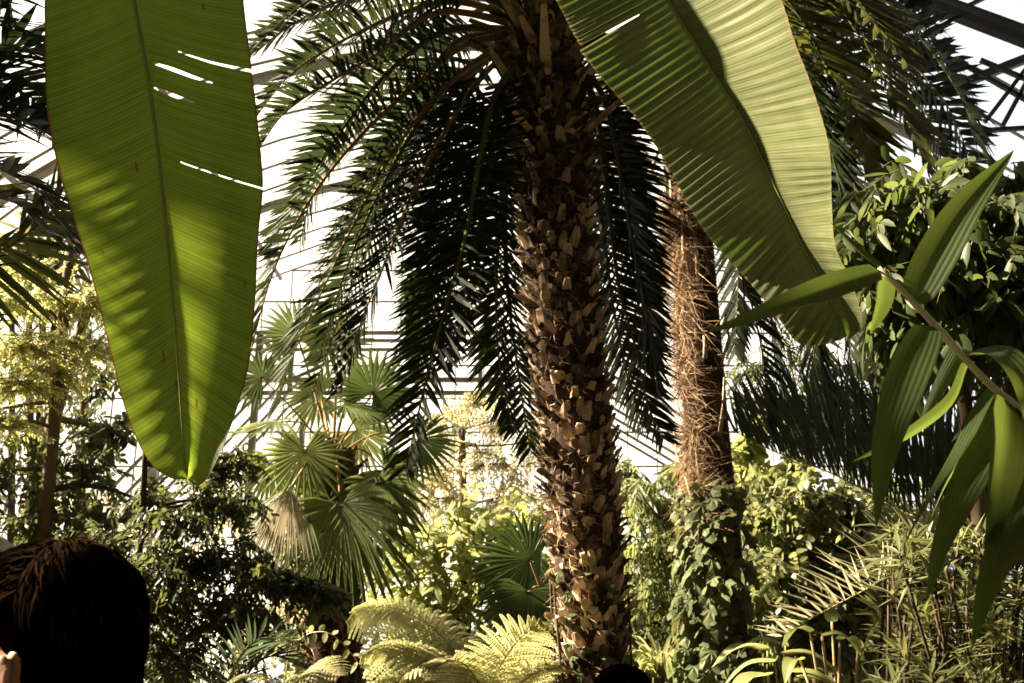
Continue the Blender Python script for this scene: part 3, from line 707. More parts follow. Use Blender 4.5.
b.build('fibres', M['fibre'], fp)
n = 46
k = rnd(n, .18, .95); a = rnd(n, 0, 2 * PI); a[:16] = rnd(16, PI * .9, PI * 1.5); p, t = frame_at(P2, T2, k); out = np.stack([np.cos(a), np.sin(a), 0 * a], 1)
for i in range(n):
    b = MB(); q = p[i] + out[i] * .13; l = RS.uniform(.12, .34)
    tube(b, [q, q + t[i] * l * .5 + out[i] * l * .22, q + t[i] * l * 1.0 + out[i] * l * RS.uniform(.1, .4)], [.017, .012, .007], 5, .5)
    b.build('old_petiole', M['stick'], fp)
c2 = P2[-1]
F2 = [
 [(740, -50, 5.4), (795, 10, 5.0), (826, 66, 4.8), (852, 104, 4.7), (880, 176, 4.65)],
 [(770, -60, 5.4), (830, 0, 5.0), (870, 52, 4.8), (898, 106, 4.75), (928, 170, 4.7)],
 [(800, -80, 5.6), (880, -10, 5.3), (930, 50, 5.2), (962, 100, 5.1), (992, 175, 5.1)],
 [(790, -60, 6.0), (850, 0, 6.0), (905, 55, 6.0), (950, 110, 6.0), (980, 190, 6.0)],
 [(760, -20, 6.2), (800, 50, 6.2), (830, 120, 6.2), (850, 200, 6.2)],
 [(740, 40, 5.8), (780, 140, 5.7), (800, 240, 5.6), (812, 330, 5.6), (835, 410, 5.6)],
 [(715, 60, 5.9), (750, 170, 5.8), (765, 270, 5.8), (775, 360, 5.8), (790, 430, 5.8)],
 [(760, 0, 6.1), (810, 110, 6.2), (838, 230, 6.3), (850, 330, 6.3), (852, 400, 6.3)],
 [(730, 20, 6.3), (775, 150, 6.4), (800, 270, 6.5), (818, 380, 6.5), (828, 440, 6.5)],
 [(770, -20, 5.7), (840, 100, 5.6), (880, 230, 5.6), (895, 340, 5.7), (900, 430, 5.8)],
 [(700, 40, 6.4), (730, 150, 6.6), (738, 260, 6.8), (735, 350, 6.8)],
 [(740, 30, 6.4), (800, 120, 6.6), (840, 240, 6.8), (865, 350, 6.8)],
 [(620, -80, 6.4), (590, -40, 6.8), (570, 40, 7.0)],
 [(680, -130, 5.4), (720, -170, 4.8), (790, -150, 4.3), (850, -80, 4.1)],
 [(790, -90, 5.9), (860, -40, 5.6), (915, 15, 5.5), (950, 70, 5.4), (975, 140, 5.4)],
 [(770, -40, 5.9), (820, 30, 5.8), (850, 90, 5.8), (868, 160, 5.8), (880, 220, 5.9)],
 [(760, -10, 5.6), (800, 60, 5.4), (826, 130, 5.3), (842, 200, 5.3)],
 [(800, -50, 6.3), (870, 30, 6.3), (920, 100, 6.3), (945, 170, 6.3)],
 [(750, -90, 5.3), (820, -40, 4.9), (866, 10, 4.6), (905, 60, 4.5)],
]
for i, f in enumerate(F2):
    P = np.vstack([c2[None] + [0, 0, .02], WL(f)])
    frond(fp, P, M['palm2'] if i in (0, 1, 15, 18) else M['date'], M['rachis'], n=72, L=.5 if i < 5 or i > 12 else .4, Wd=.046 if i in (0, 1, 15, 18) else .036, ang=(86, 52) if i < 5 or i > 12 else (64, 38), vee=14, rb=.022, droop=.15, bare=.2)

# ------------------------------------------------------------------ fan palms
def fan_palm(label, base, top, trunk_r, specs, cr=None):
    root = thing('fan_palm', label, 'palm tree', (base[0], base[1], 0))
    P = spline(np.array([[base[0], base[1], -.1], [(base[0] + top[0]) / 2, (base[1] + top[1]) / 2, top[2] * .5], top]), 40)
    scaly_trunk(root, P, [trunk_r, trunk_r * .9, trunk_r * .8], stub=.09, rows=40, per=9, lean=.5, k0=.2, k1=1.0, mat=M['bark'], core=M['trunk'], fibres=500, fmat=M['fibre'], flen=.2)
    for (hub, tip, face, R, mat, kw) in specs:
        h = W(*hub); tv = W(tip[0], tip[1], tip[2] if len(tip) > 2 else hub[2]) - h
        start = top + [0, 0, -.05] if h[2] > top[2] - .6 else np.array([top[0], top[1], max(.5, top[2] - .35)])
        mid = (start + h) / 2 + [0, 0, .12 if h[2] < start[2] + .3 else .03]
        fan(root, h, tv, face, R, mat, pet=[start, mid], pmat=M['rachis_o'] if mat is not M['dead'] else M['rachis_p'], **kw)
    return root
dF = 7.5
ft = W(333, 452, dF)
spF = [
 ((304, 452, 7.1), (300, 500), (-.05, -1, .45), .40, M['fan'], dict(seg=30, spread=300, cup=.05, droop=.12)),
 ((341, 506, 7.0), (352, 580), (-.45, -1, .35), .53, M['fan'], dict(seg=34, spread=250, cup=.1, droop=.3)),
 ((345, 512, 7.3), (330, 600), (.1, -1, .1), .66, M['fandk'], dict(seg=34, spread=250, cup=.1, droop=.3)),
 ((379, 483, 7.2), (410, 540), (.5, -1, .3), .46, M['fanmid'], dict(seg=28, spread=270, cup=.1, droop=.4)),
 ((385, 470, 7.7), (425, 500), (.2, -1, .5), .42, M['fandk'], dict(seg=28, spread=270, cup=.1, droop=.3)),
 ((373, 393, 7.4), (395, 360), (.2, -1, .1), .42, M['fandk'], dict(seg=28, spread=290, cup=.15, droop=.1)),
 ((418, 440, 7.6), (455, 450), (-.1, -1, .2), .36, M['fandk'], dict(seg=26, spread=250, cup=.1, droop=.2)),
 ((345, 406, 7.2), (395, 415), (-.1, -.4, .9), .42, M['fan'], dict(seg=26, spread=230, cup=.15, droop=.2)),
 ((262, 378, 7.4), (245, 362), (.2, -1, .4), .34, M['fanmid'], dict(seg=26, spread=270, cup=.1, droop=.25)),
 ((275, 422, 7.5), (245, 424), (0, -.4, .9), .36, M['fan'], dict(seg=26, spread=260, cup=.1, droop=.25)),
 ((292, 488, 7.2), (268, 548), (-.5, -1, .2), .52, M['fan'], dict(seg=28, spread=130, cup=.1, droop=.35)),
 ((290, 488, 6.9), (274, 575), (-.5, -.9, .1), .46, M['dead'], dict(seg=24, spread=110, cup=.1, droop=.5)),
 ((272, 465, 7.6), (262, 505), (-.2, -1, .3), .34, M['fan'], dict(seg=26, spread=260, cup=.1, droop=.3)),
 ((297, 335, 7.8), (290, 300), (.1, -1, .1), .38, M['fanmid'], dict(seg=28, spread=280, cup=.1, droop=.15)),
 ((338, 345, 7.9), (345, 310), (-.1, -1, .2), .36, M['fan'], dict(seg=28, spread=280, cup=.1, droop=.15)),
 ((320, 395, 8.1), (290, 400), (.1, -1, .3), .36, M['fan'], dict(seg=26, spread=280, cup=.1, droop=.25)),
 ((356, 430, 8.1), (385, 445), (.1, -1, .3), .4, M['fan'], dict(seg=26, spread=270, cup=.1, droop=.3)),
]
fan_palm('fan palm with round pleated green leaves and a skirt of drooping leaves', (W(345, 683, dF)[0], dF), ft, .21, spF)
sp2 = [
 ((530, 560, 6.4), (500, 545), (-.2, -1, .3), .42, M['fandk'], dict(seg=26, spread=220, cup=.1, droop=.2)),
 ((528, 592, 6.3), (520, 640), (.1, -1, .3), .36, M['fandk'], dict(seg=26, spread=240, cup=.1, droop=.4)),
 ((540, 575, 6.6), (510, 590), (.0, -1, .5), .42, M['fandk'], dict(seg=26, spread=230, cup=.1, droop=.3)),
 ((556, 590, 6.7), (570, 560), (.1, -1, .3), .36, M['fandk'], dict(seg=26, spread=250, cup=.1, droop=.3)),
]
fan_palm('low dark green fan palm tucked behind the left edge of the date palm trunk', (W(552, 683, 6.6)[0], 6.6), W(550, 615, 6.6), .1, sp2)

# ------------------------------------------------------------------ other feather palms
def feather_palm(label, base, crown, paths, mat, rm, L=.4, Wd=.025, n=46, tr=.07, **kw):
    root = thing('feather_palm', label, 'palm tree', (base[0], base[1], 0))
    P = spline(np.array([[base[0], base[1], -.1], [(base[0] + crown[0]) / 2 + .03, (base[1] + crown[1]) / 2, crown[2] / 2], crown]), 24)
    mb = MB(); tube(mb, P, np.linspace(tr * 1.2, tr, 24), 12); mb.build('trunk', M['bark'], root)
    for i, f in enumerate(paths):
        m2, r2, kk = mat, rm, dict(kw)
        if isinstance(f, tuple): f, m2, r2, k3 = f; kk.update(k3)
        frond(root, np.vstack([np.asarray(crown)[None], WL(f)]), m2, r2, **{**dict(n=n, L=L, Wd=Wd, rb=.016), **kk})
    return root
cr = W(1080, 580, 4.9)
feather_palm('stemless palm at right with one pale sunlit frond below a dark comb of upright leaflets', (cr[0], cr[1]), cr, [
  [(1020, 562, 4.9), (960, 532, 4.9), (900, 508, 4.95), (833, 474, 5.0), (775, 452, 5.05), (735, 432, 5.1)],
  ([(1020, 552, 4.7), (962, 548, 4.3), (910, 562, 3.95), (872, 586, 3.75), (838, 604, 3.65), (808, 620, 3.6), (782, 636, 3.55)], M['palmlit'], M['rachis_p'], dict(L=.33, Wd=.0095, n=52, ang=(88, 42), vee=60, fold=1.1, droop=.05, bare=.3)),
  [(1015, 530, 5.3), (950, 492, 5.35), (880, 455, 5.4), (810, 428, 5.4), (745, 410, 5.4)],
  [(1025, 550, 5.5), (960, 515, 5.6), (890, 482, 5.7), (830, 455, 5.7), (780, 420, 5.7)],
  [(1030, 540, 5.2), (980, 480, 5.4), (930, 440, 5.5), (880, 415, 5.6), (830, 405, 5.6)],
  [(1060, 500, 4.9), (1030, 420, 4.9), (980, 380, 5.0), (920, 370, 5.1)],
 ], M['palmdk'], M['rachis_p'], L=.68, Wd=.0145, n=84, ang=(80, 45), vee=58, droop=.02, tr=.12)
cl = W(-230, 150, 3.35)
feather_palm('palm at the far left whose coarse dark fronds show beside the hanging banana leaf', (cl[0], cl[1]), cl, [
  [(-120, 90, 3.25), (-60, 60, 3.15), (0, 45, 3.05), (50, 60, 3.05), (95, 100, 3.05)],
  [(-130, 60, 3.35), (-70, 0, 3.35), (0, -30, 3.35), (60, -20, 3.35), (110, 20, 3.35)],
  [(-120, 130, 3.25), (-60, 110, 3.15), (0, 112, 3.15), (50, 135, 3.15), (90, 180, 3.15)],
  ([(-140, 190, 3.25), (-70, 150, 3.05), (0, 170, 2.95), (40, 195, 2.95), (70, 240, 2.95)], M['palm2'], M['rachis_p'], {}),
  ([(-150, 230, 3.55), (-60, 255, 3.55), (0, 250, 3.55), (30, 232, 3.55), (70, 195, 3.55), (110, 175, 3.55)], M['palm2'], M['rachis_o'], dict(vee=-30)),
  [(-120, 320, 3.15), (-75, 210, 3.05), (-52, 90, 2.95), (-40, -50, 2.85)],
  [(-130, 120, 3.45), (-80, 40, 3.45), (-20, 20, 3.45), (40, 50, 3.45), (80, 100, 3.45)],
  [(-130, 160, 3.65), (-80, 90, 3.65), (-10, 80, 3.65), (50, 110, 3.65), (100, 160, 3.65)],
  [(-110, 300, 3.65), (-60, 200, 3.65), (-30, 90, 3.65), (-10, -40, 3.65)],
  ([(-150, 260, 3.05), (-90, 215, 2.95), (-40, 190, 2.85), (10, 200, 2.85), (45, 230, 2.85)], M['palm2'], M['rachis_p'], {}),
  [(-140, 40, 3.55), (-90, -60, 3.65), (-20, -110, 3.75), (60, -110, 3.75)],
 ], M['date'], M['rachis'], L=.4, Wd=.026, n=58, ang=(62, 40), vee=15, droop=.1, tr=.14)
cs = W(225, 715, 4.6)
feather_palm('small low palm at lower left with stiff narrow leaflets', (cs[0], cs[1]), cs - [0, 0, .1], [
  [(215, 695, 4.6), (200, 672, 4.6), (185, 668, 4.6), (165, 680, 4.6)],
  [(240, 690, 4.6), (255, 665, 4.6), (275, 656, 4.6), (305, 668, 4.6)],
  [(228, 690, 4.5), (238, 660, 4.4), (258, 640, 4.3), (290, 636, 4.25)],
  [(240, 700, 4.5), (262, 690, 4.3), (280, 690, 4.2), (300, 700, 4.1)],
 ], M['palmdk'], M['rachis'], L=.22, Wd=.014, n=26, tr=.05)
# ------------------------------------------------------------------ trees and shrubs
def CL(lst): return [(W(*c[:3]), *c[3:]) for c in lst]
def jig(x0, x1, y0, y1, d0, d1, n, r0, r1, k=1.0):
    return [(RS.uniform(x0, x1), RS.uniform(y0, y1), RS.uniform(d0, d1), RS.uniform(r0, r1), k) for _ in range(n)]
# feathery tree at left
woody('feathery_tree', 'feathery yellow-green tree with drooping sprays behind the hanging leaf, far left', 'tree', W(38, 683, 6.6), W(70, 250, 6.8),
  CL([(10, 300, 6.4, .42), (60, 300, 6.6, .4), (95, 300, 6.8, .35), (25, 345, 6.3, .42), (75, 345, 6.6, .38), (15, 385, 6.4, .4), (60, 375, 6.6, .34), (100, 350, 7.0, .3), (5, 420, 6.4, .32), (-30, 340, 6.6, .5), (-40, 420, 6.6, .5), (110, 300, 7.2, .35), (30, 270, 6.9, .3)]),
  M['conifer'], M['bark'], tr=(.06, .035), twigs=46, per=36, leafL=.036, leafW=.011, shape='lance', hang=.2, flat=.22, trunk_mid=[W(45, 520, 6.6)], leafname='sprays', limb_r=.016)
woody('slender_tree', 'slender bare-stemmed tree with dark leaves at left under the feathery sprays', 'tree', W(8, 683, 6.8), W(90, 300, 7.0),
  CL([(15, 470, 6.6, .3), (60, 455, 6.8, .28), (45, 510, 6.7, .34), (100, 470, 7, .26), (110, 520, 6.8, .3), (85, 530, 6.6, .26), (20, 530, 6.6, .3), (35, 430, 7, .25), (120, 435, 7, .2), (150, 505, 7, .22)]),
  M['dark'], M['bark'], tr=(.085, .035), twigs=20, per=10, leafL=.07, leafW=.028, shape='oval', hang=.15, trunk_mid=[W(30, 520, 6.9)])
woody('slender_tree', 'slender upright trunk left of the dark weeping tree, reaching up behind the feathery sprays', 'tree', W(68, 683, 7.6), W(88, 330, 7.8),
  CL([(78, 420, 7.6, .3), (95, 385, 7.8, .3), (60, 490, 7.5, .3), (100, 440, 7.6, .2)]),
  M['dark'], M['bark'], tr=(.07, .03), twigs=20, per=9, leafL=.08, leafW=.03)
# dark weeping tree
woody('weeping_tree', 'dark weeping tree with a thin black stem beside the head of the near person', 'tree', W(128, 683, 4.8), W(146, 440, 4.9),
  CL([(170, 520, 4.8, .24), (205, 500, 4.9, .24), (235, 500, 5.0, .2), (195, 560, 4.8, .28), (235, 555, 4.9, .26), (270, 572, 4.8, .2), (175, 600, 4.7, .3), (215, 610, 4.7, .3), (250, 612, 4.8, .24), (160, 570, 4.7, .25), (298, 583, 4.8, .14), (322, 592, 4.8, .1),
      (110, 545, 4.9, .22), (140, 610, 4.7, .3), (180, 655, 4.7, .3), (150, 500, 5, .18), (70, 600, 4.7, .35), (205, 470, 5.3, .2), (235, 460, 5.3, .2)]),
  M['dark'], M['barkdk'], tr=(.022, .014), twigs=38, per=15, leafL=.036, leafW=.016, shape='oval', hang=.45, flat=.6, twig_r=.003, limb_r=.012)
# background
woody('broadleaf_shrub', 'yellow-green broad-leaved shrub on thin dark stems between fan palm and date palm', 'shrub', W(455, 683, 8.6), W(470, 560, 8.8),
  CL([(425, 540, 8.6, .36), (455, 520, 8.8, .38), (490, 530, 8.9, .38), (440, 575, 8.5, .36), (475, 570, 8.6, .36), (510, 560, 8.8, .34), (415, 590, 8.6, .34), (500, 600, 8.7, .34), (530, 525, 9, .34), (400, 560, 8.9, .3), (450, 615, 8.6, .34), (535, 590, 9, .34), (430, 640, 8.6, .36), (395, 610, 8.9, .3)]),
  M['bright'], M['barkdk'], tr=(.03, .016), twigs=16, per=9, leafL=.12, leafW=.05, hang=.1, twig_r=.005, limb_r=.014)
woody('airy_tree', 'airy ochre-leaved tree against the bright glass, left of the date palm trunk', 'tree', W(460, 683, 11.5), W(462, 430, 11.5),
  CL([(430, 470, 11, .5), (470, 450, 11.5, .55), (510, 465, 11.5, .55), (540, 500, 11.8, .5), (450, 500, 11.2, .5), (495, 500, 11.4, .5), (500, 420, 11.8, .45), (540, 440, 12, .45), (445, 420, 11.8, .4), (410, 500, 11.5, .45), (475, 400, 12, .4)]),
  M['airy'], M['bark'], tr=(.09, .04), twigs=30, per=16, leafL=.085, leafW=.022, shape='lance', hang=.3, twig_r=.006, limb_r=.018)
woody('weeping_bamboo', 'drooping bamboo-like thicket filling the gap between the two palm trunks', 'bamboo', W(650, 683, 8.5), W(655, 520, 8.5),
  CL([(640, 490, 8.4, .4), (665, 510, 8.5, .38), (645, 545, 8.3, .42), (672, 555, 8.5, .38), (650, 590, 8.2, .42), (678, 600, 8.3, .36), (640, 630, 8.2, .4), (668, 635, 8.2, .4), (620, 560, 8.8, .4), (612, 610, 8.8, .4), (690, 520, 8.8, .3), (625, 470, 9, .3), (680, 470, 9, .28)]),
  M['weep'], M['barkdk'], tr=(.04, .02), twigs=28, per=12, leafL=.13, leafW=.024, shape='lance', hang=.8, flat=.6, twig_r=.005, limb_r=.014)
woody('round_shrub', 'dense shrub of small leaves with sunlit flecks, right of the ivy-clad trunk', 'shrub', W(800, 683, 7.0), W(810, 570, 7.0),
  CL([(770, 520, 7, .34), (800, 505, 7.1, .34), (835, 510, 7.2, .34), (865, 520, 7.3, .34), (785, 555, 6.9, .34), (820, 550, 7, .36), (855, 560, 7, .34), (775, 590, 6.8, .34), (810, 595, 6.8, .34), (845, 600, 6.9, .34), (880, 560, 7.2, .34), (765, 625, 6.8, .3), (800, 635, 6.8, .34), (840, 640, 6.8, .34), (880, 610, 7, .34), (795, 480, 7.6, .26), (755, 500, 7.4, .26), (900, 540, 7.3, .34)]),
  M['shrub'], M['barkdk'], tr=(.045, .025), twigs=34, per=12, leafL=.07, leafW=.042, hang=.15, twig_r=.005, limb_r=.014)
woody('climbing_shrub', 'bright green young leaves beside the fibrous trunk, in front of the white glazing', 'shrub', W(760, 683, 7.6), W(752, 520, 7.6),
  CL([(748, 440, 7.6, .2), (752, 475, 7.6, .26), (765, 505, 7.6, .26), (742, 500, 7.6, .22), (775, 475, 7.7, .2)]),
  M['bright'], M['barkdk'], tr=(.02, .012), twigs=16, per=8, leafL=.11, leafW=.05, limb_r=.01)
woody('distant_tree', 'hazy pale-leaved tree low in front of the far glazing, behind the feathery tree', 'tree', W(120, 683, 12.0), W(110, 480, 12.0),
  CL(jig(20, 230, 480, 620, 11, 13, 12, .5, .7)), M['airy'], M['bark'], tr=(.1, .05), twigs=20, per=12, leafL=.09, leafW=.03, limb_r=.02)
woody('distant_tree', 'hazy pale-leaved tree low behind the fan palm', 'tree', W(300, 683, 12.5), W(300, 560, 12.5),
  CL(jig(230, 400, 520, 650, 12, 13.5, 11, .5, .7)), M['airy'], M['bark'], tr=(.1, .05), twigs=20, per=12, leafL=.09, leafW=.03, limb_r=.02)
woody('distant_tree', 'hazy pale-leaved tree low behind the dense round shrub', 'tree', W(860, 683, 11.5), W(860, 540, 11.5),
  CL(jig(760, 1030, 500, 650, 11, 12.5, 14, .5, .7)), M['weep'], M['bark'], tr=(.1, .05), twigs=24, per=12, leafL=.09, leafW=.035, limb_r=.02)
woody('distant_tree', 'hazy green tree low behind the drooping thicket', 'tree', W(640, 683, 11.5), W(640, 580, 11.5),
  CL(jig(540, 760, 560, 660, 11, 12.5, 11, .5, .7)), M['weep'], M['bark'], tr=(.1, .05), twigs=24, per=12, leafL=.09, leafW=.035, limb_r=.02)
woody('fine_leaved_tree', 'dark fine-leaved tree showing against the white glazing right of the fibrous trunk', 'tree', W(800, 683, 9.0), W(805, 420, 9.0),
  CL([(755, 370, 9, .42), (790, 345, 9.1, .42), (825, 370, 9, .42), (850, 400, 9, .42), (800, 395, 8.9, .42), (765, 415, 9, .3), (835, 430, 9, .4), (870, 440, 9.2, .4), (880, 380, 9.2, .4), (795, 440, 9, .3), (900, 340, 9.3, .4)]),
  M['dark'], M['barkdk'], tr=(.06, .03), twigs=26, per=15, leafL=.085, leafW=.02, shape='lance', hang=.3, twig_r=.004, limb_r=.014)
for lab, x0, x1, mt in (('dark undergrowth shrub low at left, under the weeping tree', 20, 250, 'dark'), ('dark undergrowth shrub low behind the ferns', 290, 520, 'shrub'), ('dark undergrowth shrub low behind the strap-leaved clump', 540, 760, 'dark'), ('dark undergrowth shrub low behind the arums', 740, 900, 'dark'), ('dark undergrowth shrub low behind the whorled shrub at right', 880, 1060, 'dark')):
    xm = (x0 + x1) / 2
    woody('undergrowth_shrub', lab, 'shrub', W(xm, 683, 9.4), W(xm, 670, 9.4), CL(jig(x0, x1, 640, 690, 9, 10, 9, .45, .6)), M[mt], M['barkdk'], tr=(.05, .03), twigs=34, per=11, leafL=.1, leafW=.045, limb_r=.014)
# glossy tree at right
woody('glossy_leaved_tree', 'glossy broad-leaved tree with hanging pointed leaves behind the bamboo cane', 'tree', W(985, 683, 3.7), W(950, 300, 3.7),
  CL([(855, 195, 3.9, .16), (890, 185, 3.8, .2), (930, 195, 3.7, .2), (965, 220, 3.6, .2), (1005, 215, 3.6, .2), (860, 235, 3.7, .2), (900, 230, 3.7, .2), (940, 245, 3.6, .2), (985, 265, 3.5, .2), (1020, 275, 3.5, .22), (870, 275, 3.6, .18), (905, 285, 3.6, .2), (945, 290, 3.5, .2),
      (985, 310, 3.5, .2), (1020, 335, 3.5, .22), (890, 320, 3.6, .16), (935, 330, 3.5, .14), (1045, 240, 3.6, .25), (1010, 180, 3.7, .18), (1010, 400, 3.7, .14), (960, 170, 4.0, .16)]),
  M['glossy'], M['bark'], tr=(.05, .025), twigs=20, per=8, leafL=.1, leafW=.034, shape='oval', hang=.8, twig_r=.003, limb_r=.011)
# rosette shrub lower right: whorls of narrow leaves on woody stems
def rosette_shrub(label, base, heads, mat, L, Wd, nleaf=22, group=None, bark=None, tr=.012):
    base = ground(base); t = thing('rosette_shrub', label, 'shrub', base, group)
    st = MB(); lf = MB()
    for h in heads:
        H = W(*h[:3]); s = h[3] if len(h) > 3 else 1.0
        b0 = base + np.r_[RS.normal(0, .12, 2), 0]
        p = spline(np.array([b0, (b0 + H) / 2 + np.r_[RS.normal(0, .08, 2), .05], H]), 10); tube(st, p, np.linspace(tr, tr * .4, 10), 5)
        ax = nrm(tangents(p)[-1] + RS.normal(0, .25, 3))
        n = nleaf; d0 = rdir(n); d = nrm(d0 - (d0 @ ax)[:, None] * ax * .8 + ax * rnd(n, -.1, .9)[:, None])
        blades(lf, H - ax * rnd(n, 0, .09)[:, None], d, np.repeat(ax[None], n, 0) + RS.normal(0, .2, (n, 3)), L * s * rnd(n, .65, 1.1), Wd * s * rnd(n, .8, 1.2), rnd(n, 0, .35), 0, LEAF['lance'], .25)
    st.build('stems', bark or M['barkdk'], t); lf.build('foliage', mat, t); return t
hs = [(RS.uniform(880, 1030), RS.uniform(520, 690), RS.uniform(3.3, 4.2)) for _ in range(84)]
rosette_shrub('narrow-leaved shrub with dense dark whorls, lower right corner under the bamboo leaves', W(960, 683, 3.8), hs, M['rose'], .16, .014)
hs = [(905, 545, 4.3), (915, 560, 4.2), (895, 560, 4.2), (925, 545, 4.4), (888, 575, 4.2), (935, 570, 4.3), (905, 590, 4.2), (870, 560, 4.4), (880, 600, 4.1), (945, 590, 4.2), (918, 525, 4.4)]
rosette_shrub('sunlit yellowish whorls of narrow leaves beside the pale palm frond', W(915, 683, 4.3), hs, M['strap'], .17, .019, 18)  # lit tops of the shrub, sunlight put into a lighter leaf colour
# arum-leaved plants bottom right
def arum(label, base, leaves, mat):
    base = ground(base); t = thing('arum_plant', label, 'plant', base)
    for (px, py, d, s, az, tilt) in leaves:
        H = W(px, py, d); st = MB(); b0 = base + np.r_[RS.normal(0, .05, 2), 0]
        p = spline(np.array([b0, (b0 + H) / 2 + np.r_[RS.normal(0, .04, 2), .12], H]), 14); tube(st, p, np.linspace(.012, .006, 14), 6)
        a = math.radians(az); d_ = np.array([math.cos(a), math.sin(a), -tilt])
        q = np.array([H, H + nrm(d_) * s * .5 + [0, 0, .02], H + nrm(d_) * s + [0, 0, -.05]])
        lf = long_leaf(t, q, s * .62, mat, ZUP, 'leaf', .25, 16, 9, .0, ((0, .62), (.1, .95), (.3, 1), (.6, .7), (.85, .28), (1, .01)))
        st.build('stalk', M['rachis_p'] if mat is M['taro'] else M['rachis'], lf)
    return t
arum('arum with broad sunlit heart-shaped leaf below the pale palm frond', W(832, 683, 4.5), [(822, 636, 4.5, .16, -20, .2), (810, 632, 4.5, .15, 200, .1), (840, 640, 4.45, .13, -60, .3), (832, 622, 4.6, .1, 80, -1.2), (858, 650, 4.4, .13, -30, .3), (800, 660, 4.4, .13, 220, .4)], M['taro'])
arum('low clump of long shiny leaves at the foot of the ivy-clad trunk', W(775, 690, 4.6), [(765, 650, 4.7, .26, 190, .1), (775, 662, 4.6, .26, 170, .3), (782, 655, 4.7, .26, -20, .15), (790, 672, 4.5, .24, -10, .3), (768, 675, 4.5, .24, 200, .4), (780, 645, 4.8, .2, 160, .0), (800, 678, 4.5, .22, -40, .3)], M['strap'])
# strap-leaved plant between the trunks
sb = ground(W(665, 690, 6.2)); t = thing('strap_leaved_plant', 'sunlit yellow-green strap-leaved clump between the two trunks', 'plant', sb)
H = W(660, 676, 6.2); st = MB(); tube(st, [sb, (sb + H) / 2 + [.02, 0, 0], H], [.05, .045, .04], 8); st.build('stem', M['barkdk'], t)
n = 95; a = rnd(n, 0, 2 * PI); e = rnd(n, .05, 1.0)
d = np.stack([np.cos(a) * 1.0, np.sin(a), e], 1)
for i in range(n):
    dd = nrm(d[i]); L = RS.uniform(.3, .5)
    q = np.array([H + rdir(1)[0] * .03, H + dd * L * .55 + [0, 0, .03], H + dd * L * .95 + [0, 0, -.05 - .12 * (1.1 - e[i])]])
    long_leaf(t, q, .03, M['strap'], ZUP, 'leaf', .3, 9, 3, 0, ((0, .8), (.3, 1), (.75, .7), (1, .03)))
# ferns
def fern(label, base, crown, fronds, name='fern', tr=.05, **kw):
    base = ground(base); t = thing(name, label, 'fern', base)
    mb = MB(); tube(mb, [base - [0, 0, .05], (base + crown) / 2 + [.02, 0, 0], crown], [tr, tr * .9, tr], 10); mb.build('trunk', M['barkdk'], t)
    for f in fronds:
        fern_frond(t, np.vstack([crown[None], WL(f)]), M['fern'], M['rachis_p'], **kw)
    return t
c = W(470, 720, 6.05)
fern('tree fern with pale sunlit fronds arching left below the broad-leaved shrub', c, c, [
  [(462, 668, 5.95), (435, 630, 5.85), (395, 608, 5.75), (362, 610, 5.70), (348, 622, 5.65)],
  [(455, 690, 5.75), (425, 660, 5.65), (390, 645, 5.55), (362, 655, 5.50)],
  [(470, 690, 5.75), (450, 668, 5.55), (430, 662, 5.45), (405, 675, 5.35)],
  [(478, 690, 6.05), (480, 660, 6.05), (470, 645, 6.05), (450, 642, 6.05)],
  [(460, 700, 5.95), (420, 690, 5.85), (385, 680, 5.75), (350, 690, 5.65)]], L=.29, droop=.35, vee=-5)
c = W(486, 730, 5.0)
fern('fern with upright ladder-like pinnae just left of the date palm trunk', c, c, [
  [(492, 684, 4.9), (505, 658, 4.8), (522, 636, 4.75), (542, 624, 4.7)],
  [(505, 700, 4.9), (530, 676, 4.8), (552, 668, 4.75), (572, 672, 4.7)],
  [(480, 690, 4.9), (468, 668, 4.8), (452, 660, 4.7), (430, 668, 4.7)],
  [(500, 710, 4.7), (520, 695, 4.5), (540, 690, 4.4), (560, 694, 4.3)]], L=.24, droop=.2, vee=10, n=20)
c = W(280, 740, 4.4)
fern('fern frond tips showing at the bottom edge below the fan palm', c, c, [[(290, 700, 4.4), (300, 678, 4.4), (318, 668, 4.35), (338, 676, 4.3)], [(275, 700, 4.4), (268, 682, 4.4), (252, 676, 4.4), (232, 684, 4.4)], [(300, 715, 4.3), (330, 695, 4.2), (355, 690, 4.1), (380, 698, 4.0)]], L=.18, droop=.3)
# leafy vine spray in front of the fan palm trunk
t = thing('vine_spray', 'pale sunlit spray of small round leaves crossing the fan palm trunk', 'vine', ground(W(270, 700, 5.2)))
P = spline(np.vstack([ground(W(270, 700, 5.2))[None], WL([(285, 680, 5.2), (300, 640, 5.2), (325, 632, 5.1), (345, 646, 5.1), (362, 668, 5.1)])]), 60); mb = MB(); tube(mb, P, np.linspace(.006, .002, 60), 5); mb.build('stem', M['rachis_p'], t)
lf = MB(); q = P[22:]; n = len(q); T = tangents(q); s = np.where(np.arange(n) % 2 == 0, 1, -1)[:, None]
blades(lf, q, nrm(np.cross(T, [0, -1, .3]) * s + T * .3), np.tile([0, -1.0, .5], (n, 1)) + RS.normal(0, .3, (n, 3)), rnd(n, .035, .055), rnd(n, .02, .032), .2, 0, LEAF['oval'], .15); lf.build('foliage', M['fern'], t)
